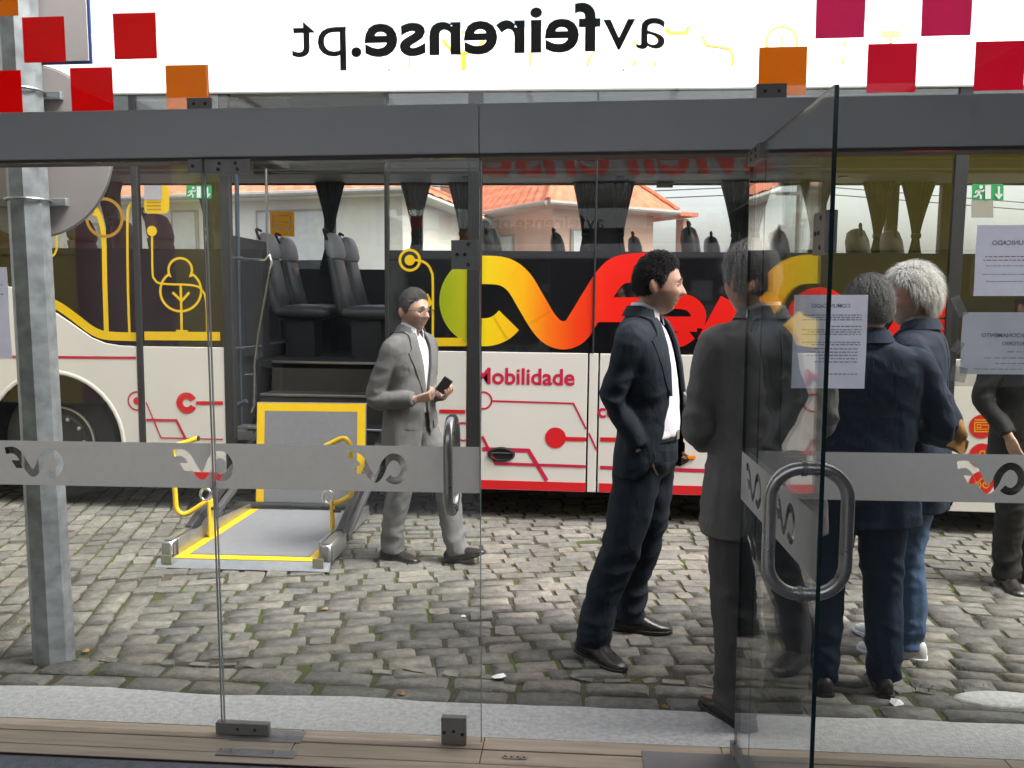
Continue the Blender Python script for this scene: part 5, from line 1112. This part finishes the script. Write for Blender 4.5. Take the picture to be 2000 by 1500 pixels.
    # ---- shoes
    for k in 'RL':
        fx, fy, fyaw, fp, lift = feet[k]; Mf = Matrix.Translation((fx, fy, lift)) @ Matrix.Rotation(R(fyaw), 4, 'Z') @ Matrix.Translation((0, -.05, 0)) @ Matrix.Rotation(R(fp), 4, 'X') @ Matrix.Translation((0, .05, 0))
        rr = []; big = 1.08 if sneaker else 1.0
        for y, w_, h in ((-.082, .018, .05), (-.075, .03, .072), (-.05, .036, .09), (-.01, .037, .098), (.03, .039, .098), (.07, .043, .083), (.11, .047, .063), (.15, .046, .047), (.18, .038, .04), (.2, .024, .032), (.208, .009, .024)):
            rr.append([Mf @ Vector((w_ * big * math.copysign(abs(math.cos(q)) ** .75, math.cos(q)), y, .016 + (h * big - .016) * max(0, math.sin(q)) ** .8 - (.004 if math.sin(q) < 0 else 0))) for q in [i * 2 * math.pi / 20 for i in range(20)]])
        sh = po('shoe', G().rings(rr), shoe or M_shoe, smooth=70); so2 = []
        for z in (0, .004, .017, .019): so2.append([Mf @ Vector(((w_ + (.004 if z < .018 else 0)) * big * sgn, y, z + (.006 if y > .17 and z < .01 else 0))) for sgn, lst in ((1, 0), (-1, 1)) for y, w_ in (((-.085, .018), (-.075, .031), (-.05, .038), (0, .036), (.05, .04), (.1, .048), (.15, .047), (.185, .037), (.21, .014)) if not lst else ((.21, .014), (.185, .037), (.15, .047), (.1, .048), (.05, .04), (0, .036), (-.05, .038), (-.075, .031), (-.085, .018)))])
        po('sole', G().rings(so2), M_shirt if sneaker else M_sole, sh)
        for j in range(4): y = .035 + j * .016; po('lace', G().tube([Mf @ Vector((x, y, .0985 * big - j * .0075 - abs(x) * .22)) for x in (-.018, -.008, 0, .008, .018)], .0025, 6), M_shirt if sneaker else M_black, sh)
    # ---- shirt
    if shirt:
        def sdisp(p): return .004 * noise.noise(Vector((p.x * 14, p.y * 6, p.z * 16 + seed)))
        g = G().rings([T.ring(z, -.014 - (.006 if z > 1.45 else 0), 40) for z in (1.505, 1.49, 1.465, 1.43, 1.37, 1.28, 1.16, 1.08, 1.02, .97)]); po('shirt', bake(g, .011, 2, disp=sdisp), shirt)
    def collar_g(r, zt, drop, a0, a1, tip=0, flare=.016, tk=.003, cy_=0):
        # the band runs round the back of the neck; angle 90 is the front
        c = Vector((tx + .3 * (HC.x - tx), ty + .008 + cy_, 0)); n = 40; rows = []
        for i in range(n + 1):
            a = a0 + (a1 - a0) * i / n; e = max(0, 1 - min(abs(a - a0), abs(a - a1)) / 45.); fz_ = max(0, math.sin(R(a)));
            d = Vector((math.cos(R(a)), math.sin(R(a)) * 1.02, 0)); z = zt - .03 * fz_
            rows.append([c + d * r + Vector((0, 0, z - .035)), c + d * (r + .001) + Vector((0, 0, z)), c + d * (r + .005) + Vector((0, 0, z + .001)), c + d * (r + flare) + Vector((0, 0, z - drop - tip * e)), c + d * (r + flare - tk) + Vector((0, 0, z - drop - tip * e + .001)), c + d * (r + .003) + Vector((0, 0, z - .006))])
        return G().rings(rows, cap=True)
    if shirt: po('shirt_collar', collar_g(.06, 1.548, .038, 90 + 26, 450 - 26, .032), shirt, smooth=60)
    # ---- jacket
    g = G(); zs = [z for z, *_ in RING if z > hem] + [hem]; g.rings([T.ring(z, .004, 44) for z in zs])
    for k in 'RL':
        el, wr = Vector(arms[k][0]), Vector(arms[k][1]); cu = wr - (wr - el).normalized() * .015; s_ = 1 if k == 'R' else -1
        pts = catmull([shj[k] + Vector((-s_ * .06, 0, .0)), shj[k] + Vector((s_ * .012, 0, -.03)), shj[k].lerp(el, .5) + Vector((s_ * .008, 0, 0)), el, el.lerp(cu, .5), cu], 4)
        g.tube(pts, list(np.interp(np.linspace(0, 1, len(pts)), [0, .18, .35, .6, .8, 1], [.054, .071, .063, .054, .049, .046])), 22)
    elb = [Vector(arms[k][0]) for k in 'RL']
    def jdisp(p):
        a = .003; e = min((p - q).length for q in elb); a += .0075 * gs(e, .13)
        d = a * 1.8 * rid(Vector((p.x * 7 + seed * 3, p.y * 7, p.z * 12 + p.x * 6))) + .004 * noise.noise(Vector((p.x * 6, p.y * 6 + seed, p.z * 9)))
        d += .007 * noise.noise(Vector((p.x * 16 + seed, p.y * 16, p.z * 2))) * max(0, min(1, (1.1 - p.z) / .3)); return d
    def cut(c):
        if c.z < hem + .012 and c.z < .9: return True
        if not opening: return False
        cx, cy, a, bf, bb = T.at(c.z); ry = (c.y - cy) / (bf + .004); rx = (c.x - cx) / a
        if ry <= .15: return False
        q = rx * rx + ry * ry
        if q > 1.45: return False
        zt = [o[0] for o in opening][::-1]; w0 = float(np.interp(c.z, zt, [o[1] for o in opening][::-1])); w1 = float(np.interp(c.z, zt, [o[2] for o in opening][::-1]))
        return -w0 < c.x - cx < w1
    jk = bake(g, .0085, 4, solid=.005, cut=cut, disp=jdisp); po('jacket', jk, jacket)
    po('jacket_collar', collar_g(.076, 1.535, .045, 180 - 38, 360 + 38, .0, .028, .004, -.004), jacket, smooth=60)
    def back(x, z, off):
        cx, cy, a, bf, bb = T.at(z); q = min(.99, abs(x - cx) / a); return cy - (bb + off) * (1 - q ** 2.3) ** .44
    bvj = BVHTree.FromPolygons([v.co / S for v in jk.vertices], [tuple(p.vertices) for p in jk.polygons])
    def onback(x, z, off):
        h = bvj.ray_cast(Vector((x, -1.2, z)), Vector((0, 1, 0))); return Vector((x, (h[0].y if h[0] is not None else back(x, z, 0)) - off, z))
    sp_ = [onback(T.at(z)[0], z, .0006) for z in np.linspace(1.45, hem + .02, 24)]
    po('back_seam', G().tube(sp_, .0016, 5), M_seam)  # dark stitched line down the centre of the back
    for dx in (.0,): 
        rows = [[onback(T.at(z)[0] + u, z, .0045 + .002 * (u < .01)) for u in (-.028, -.012, .003)] for z in np.linspace(hem + .24, hem + .016, 9)]
        po('vent_flap', G().add([q for r_ in rows for q in r_], [(i * 3 + j, i * 3 + j + 1, i * 3 + j + 4, i * 3 + j + 3) for i in range(8) for j in range(2)]), jacket)
    if opening:
        zb = opening[2][0]; zt_ = 1.485
        for s in (-1, 1):
            rows = []
            for i in range(17):
                t = i / 16; z = zb + (zt_ - zb) * t; zl = [o[0] for o in opening][::-1]; w = float(np.interp(z, zl, [o[1 if s < 0 else 2] for o in opening][::-1])); cx = T.at(z)[0]
                lw = .012 + .075 * min(1, t * 1.5) * (1 if t < .74 else .62 - .5 * (t - .74)); x0 = cx + s * max(.004, w - .008); x1 = cx + s * (w + lw)
                rows.append([Vector((x0, T.front(x0, z, .006) + .004, z)), Vector((.5 * (x0 + x1), T.front(.5 * (x0 + x1), z, .008) + .008, z)), Vector((x1, T.front(x1, z, .006) + .0055, z + .012 * t)), Vector((x1, T.front(x1, z, .0) - .002, z + .012 * t)), Vector((x0, T.front(x0, z, .0) - .002, z))])
            po('lapel', G().rings(rows), jacket, smooth=50)
    for k, s in (('R', 1), ('L', -1)):
        if opening: z = .93; x = T.at(z)[0] + s * .13; po('pocket_flap', G().add([Vector((x + dx, T.front(x + dx, z + dz, .004) + .007, z + dz + dx * s * .1)) for dz in (0, -.045) for dx in (-.06, -.02, .02, .06)], [(0, 1, 5, 4), (1, 2, 6, 5), (2, 3, 7, 6)]), jacket)
    if patch:
        el = Vector(arms[patch[0]][0]); n_ = Vector(patch[2]).normalized(); c = el + Vector(patch[3]); tu = Vector((n_.y, -n_.x, 0)).normalized(); tv = n_.cross(tu); rows = []
        for k in (1.0, .92, .6, .25):
            rw = []
            for q in [i * 2 * math.pi / 24 for i in range(24)]:
                p_ = c + (tu * math.cos(q) * .042 + tv * math.sin(q) * .075) * k + n_ * .3; h = bvj.ray_cast(p_, -n_); hp_ = h[0] if h[0] is not None and (h[0] - c).length < .12 else p_ - n_ * .26
                rw.append(hp_ + n_ * (.001 if k == 1 else .004))
            rows.append(rw)
        po('elbow_patch', G().rings(rows), patch[1], smooth=60)
    if collar: po('shirt_collar', collar_g(.062, 1.55, .035, 90 + 30, 450 - 30, .03), collar, smooth=60)
    return rt_, HM, S
M_seam = mat('dark_seam_thread', (.008, .008, .009), .9); M_brow = {}; M_lens = glass('spectacle_lens', (.96, .96, .97), 1.4, boost=.4)
HANG = lambda s: ((0, .15, -1), (-s, 0, 0), 1 if s > 0 else -1, .25)
M_grey = fabric('grey_suit_wool', (.115, .113, .112), (.15, .148, .147)); M_navy = fabric('dark_navy_suit', (.0125, .0175, .025), (.018, .025, .035)); M_char = fabric('charcoal_grey_wool', (.125, .121, .116), (.165, .16, .153)); M_chart = fabric('charcoal_trousers', (.062, .06, .057), (.082, .079, .076))
M_blue = fabric('navy_blue_suit', (.012, .021, .043), (.018, .030, .058)); M_bluej = fabric('navy_corduroy_blazer', (.010, .015, .030), (.016, .023, .043)); M_jean = fabric('blue_denim', (.04, .08, .165), (.10, .16, .27)); M_dgrey = fabric('dark_grey_suit', (.018, .0175, .0175), (.025, .0245, .024))
H_p1 = hairm('dark_greying_hair', (.045, .04, .036), (.10, .095, .09)); H_p2 = hairm('black_curly_hair', (.012, .011, .012), (.03, .028, .028)); H_p3 = hairm('silver_grey_hair', (.22, .21, .19), (.42, .40, .37)); H_p4 = hairm('iron_grey_hair', (.07, .068, .064), (.19, .18, .17)); H_p5 = hairm('white_hair', (.66, .62, .56), (.80, .77, .71)); H_p6 = hairm('brown_hair', (.03, .02, .014), (.05, .04, .03))
SK = (.42, .25, .18); SK2 = (.43, .265, .195)
zg = lambda x, y: (x, y, gz(x, y))
# man in the grey suit walking, phone in both hands
OP1 = [(1.52, .05, .05), (1.40, .068, .062), (1.06, .012, .012), (1.0, .015, .02), (.76, .05, .07)]
p1, hm1, s1 = person('walking man in a light grey suit and open white shirt looking up from his phone', zg(-1.075, 5.20), -28, 1.745, skin=SK2, hair=('short', .009, .022, 6500, -.42, 1.7, 0), hairc=H_p1, jacket=M_grey, trouser=M_grey, shirt=M_shirt, lean=(0, .015), wide=.97,
       feet={'R': (.085, -.10, 8, 0, 0), 'L': (-.10, .30, 12, 18, .0)}, kneeb=(.02, .05), arms={'R': ((.235, -.085, 1.07), (.15, .175, 1.08), ((-.62, .75, .22), (-.72, -.1, .69), 1, (.5, .55, .6, .65), .3)), 'L': ((-.225, -.03, 1.08), (-.07, .215, 1.09), ((.45, .85, .2), (.55, .1, .83), -1, (.35, .4, .45, .5), .3))},
       head=(-2, -3, 0, .0), opening=OP1, beard=((.20, .14, .11), .32), glasses=True, seed=3, hs_=1.14)
# navy suit, hand in pocket, listening
OP2 = [(1.52, .05, .055), (1.40, .07, .085), (1.16, .075, .112), (1.0, .10, .15), (.76, .16, .24)]
p2, hm2, s2 = person('man in dark navy suit and white shirt, curly black hair, right hand in his pocket', zg(.285, 3.87), -20, 1.86, skin=SK, hair=('curly', .010, .017, 9000, -.40, 1.7, 0), hairc=H_p2, jacket=M_navy, trouser=M_navy, shirt=M_shirt, lean=(0, -.02), hipo=(0, .04), belly=.02, wide=1.0, hem=.80,
       feet={'R': (.185, -.15, -28, 0, 0), 'L': (-.17, -.09, 15, 0, 0)}, kneeb=(.015, .02), arms={'R': ((.218, -.05, 1.15), (.188, .055, .935), ((-.28, .25, -.93), (-1, 0, 0), 1, .2)), 'L': ((-.245, .02, 1.15), (-.20, .20, 1.04), ((.3, .9, .1), (.9, 0, .3), -1, .4))},
       head=(17, -4, .0, .03), opening=OP2, beard=((.17, .13, .11), .3), belt=True, seed=8)
# charcoal suit seen from behind, on the kerb
p3, hm3, s3 = person('tall silver-haired man in charcoal grey suit seen from behind on the kerb', (.715, 3.18, gz(.7, 3.2) + .012), 104, 1.83, skin=SK, hair=('short', .015, .045, 7000, -.52, 1.3, 0), hairc=H_p3, jacket=M_char, trouser=M_chart, shirt=M_shirt, lean=(0, .03), wide=1.07, hem=.70,
       feet={'R': (.15, .06, -10, 0, 0), 'L': (-.11, -.06, 14, 0, 0)}, arms={'R': ((.225, .03, 1.10), (.11, .25, 1.02), ((-.7, .6, .1), (0, -.6, .8), 1, .5)), 'L': ((-.255, .02, 1.10), (-.14, .24, 1.0), ((.7, .6, .1), (0, -.6, .8), -1, .5))}, head=(12, -2, -.055, .0), seed=5, legw=1.1)
# navy suit seen from behind
p4, hm4, s4 = person('shorter grey-haired man in navy blue suit seen from behind, right of the open door', zg(1.17, 3.50), 82, 1.735, skin=SK, hair=('short', .015, .035, 7000, -.40, 1.3, .2), hairc=H_p4, jacket=M_blue, trouser=M_blue, lean=(.015, .015), wide=1.10, hem=.72,
       feet={'R': (.13, .0, -6, 0, 0), 'L': (-.13, -.05, 10, 0, 0)}, arms={'R': ((.31, .02, 1.12), (.17, .24, 1.12), ((-.7, .6, .1), (0, -.6, .8), 1, .5)), 'L': ((-.28, .03, 1.10), (-.14, .24, 1.05), ((.7, .6, .1), (0, -.6, .8), -1, .5))}, head=(10, -3, 0, .0), seed=6, collar=M_blue)
# white hair, blazer with elbow patches, jeans
M_patch = mat('tan_suede_patch', (.30, .15, .045), .95, 0, .15, 20, .3, 300); M_sneak = mat('white_sneaker', (.55, .55, .55), .6, 0, .05, 20, .1, 60); M_taupe = fabric('grey_beige_shirt', (.22, .20, .16))
p5, hm5, s5 = person('white-haired bearded man in dark blazer with tan elbow patch and blue jeans', zg(1.59, 3.95), 150, 1.80, skin=(.42, .22, .15), hair=('short', .028, .065, 9000, -.55, 1.2, .1), hairc=H_p5, jacket=M_bluej, trouser=M_jean, shirt=M_taupe, lean=(0, .03), hem=.68, wide=1.02,
       feet={'R': (.08, .06, -4, 0, 0), 'L': (-.10, .0, 10, 0, 0)}, arms={'R': ((.27, .0, 1.12), (.14, .24, 1.08), ((-.7, .6, .1), (0, -.6, .8), 1, .5)), 'L': ((-.265, -.15, 1.07), (-.17, .12, 1.08), ((.6, .7, .1), (0, -.6, .8), -1, .5))}, head=(30, -2, 0, .01), beard=((.42, .38, .34), .85), seed=9, shoe=M_sneak, sneaker=True, patch=('L', M_patch, (-.45, -.89, 0), (0, -.01, -.015)), opening=OP1)
# man at the right edge
p6, hm6, s6 = person('man in dark grey suit standing at the right edge behind the notices', zg(2.66, 5.12), -70, 1.80, skin=SK, hair=('short', .014, .022, 1500, -.4, 1.3, 0), hairc=H_p6, jacket=M_dgrey, trouser=M_dgrey, shirt=M_shirt, feet={'R': (-.02 + .13, .03, -25, 0, 0), 'L': (-.12, .0, 12, 0, 0)},
       arms={'R': ((.27, -.05, 1.12), (.22, .10, .90), ((-.1, .4, -.9), (-1, 0, 0), 1, .25)), 'L': ((-.26, -.02, 1.12), (-.25, .07, .88), HANG(-1))}, head=(0, -2, 0, 0), opening=OP1, seed=12)
# the phone
W1 = p1.matrix_basis @ Matrix.Scale(s1, 4); pc = W1 @ Vector((.03, .30, 1.165)); Mp = Matrix.Translation(pc) @ Matrix.Rotation(R(10), 4, 'Z') @ Matrix.Rotation(R(35), 4, 'Y') @ Matrix.Rotation(R(25), 4, 'X')
ph = root('phone', tuple(pc), label='dark mobile phone held in the walking man\'s hands', cat='phone')
obj('case', G().box(-.031, .031, -.006, .004, -.058, .058, M=Mp), M_dark, ph, bevel=.004); obj('screen', G().box(-.028, .028, .0043, .0052, -.052, .052, M=Mp), M_bblack, ph)
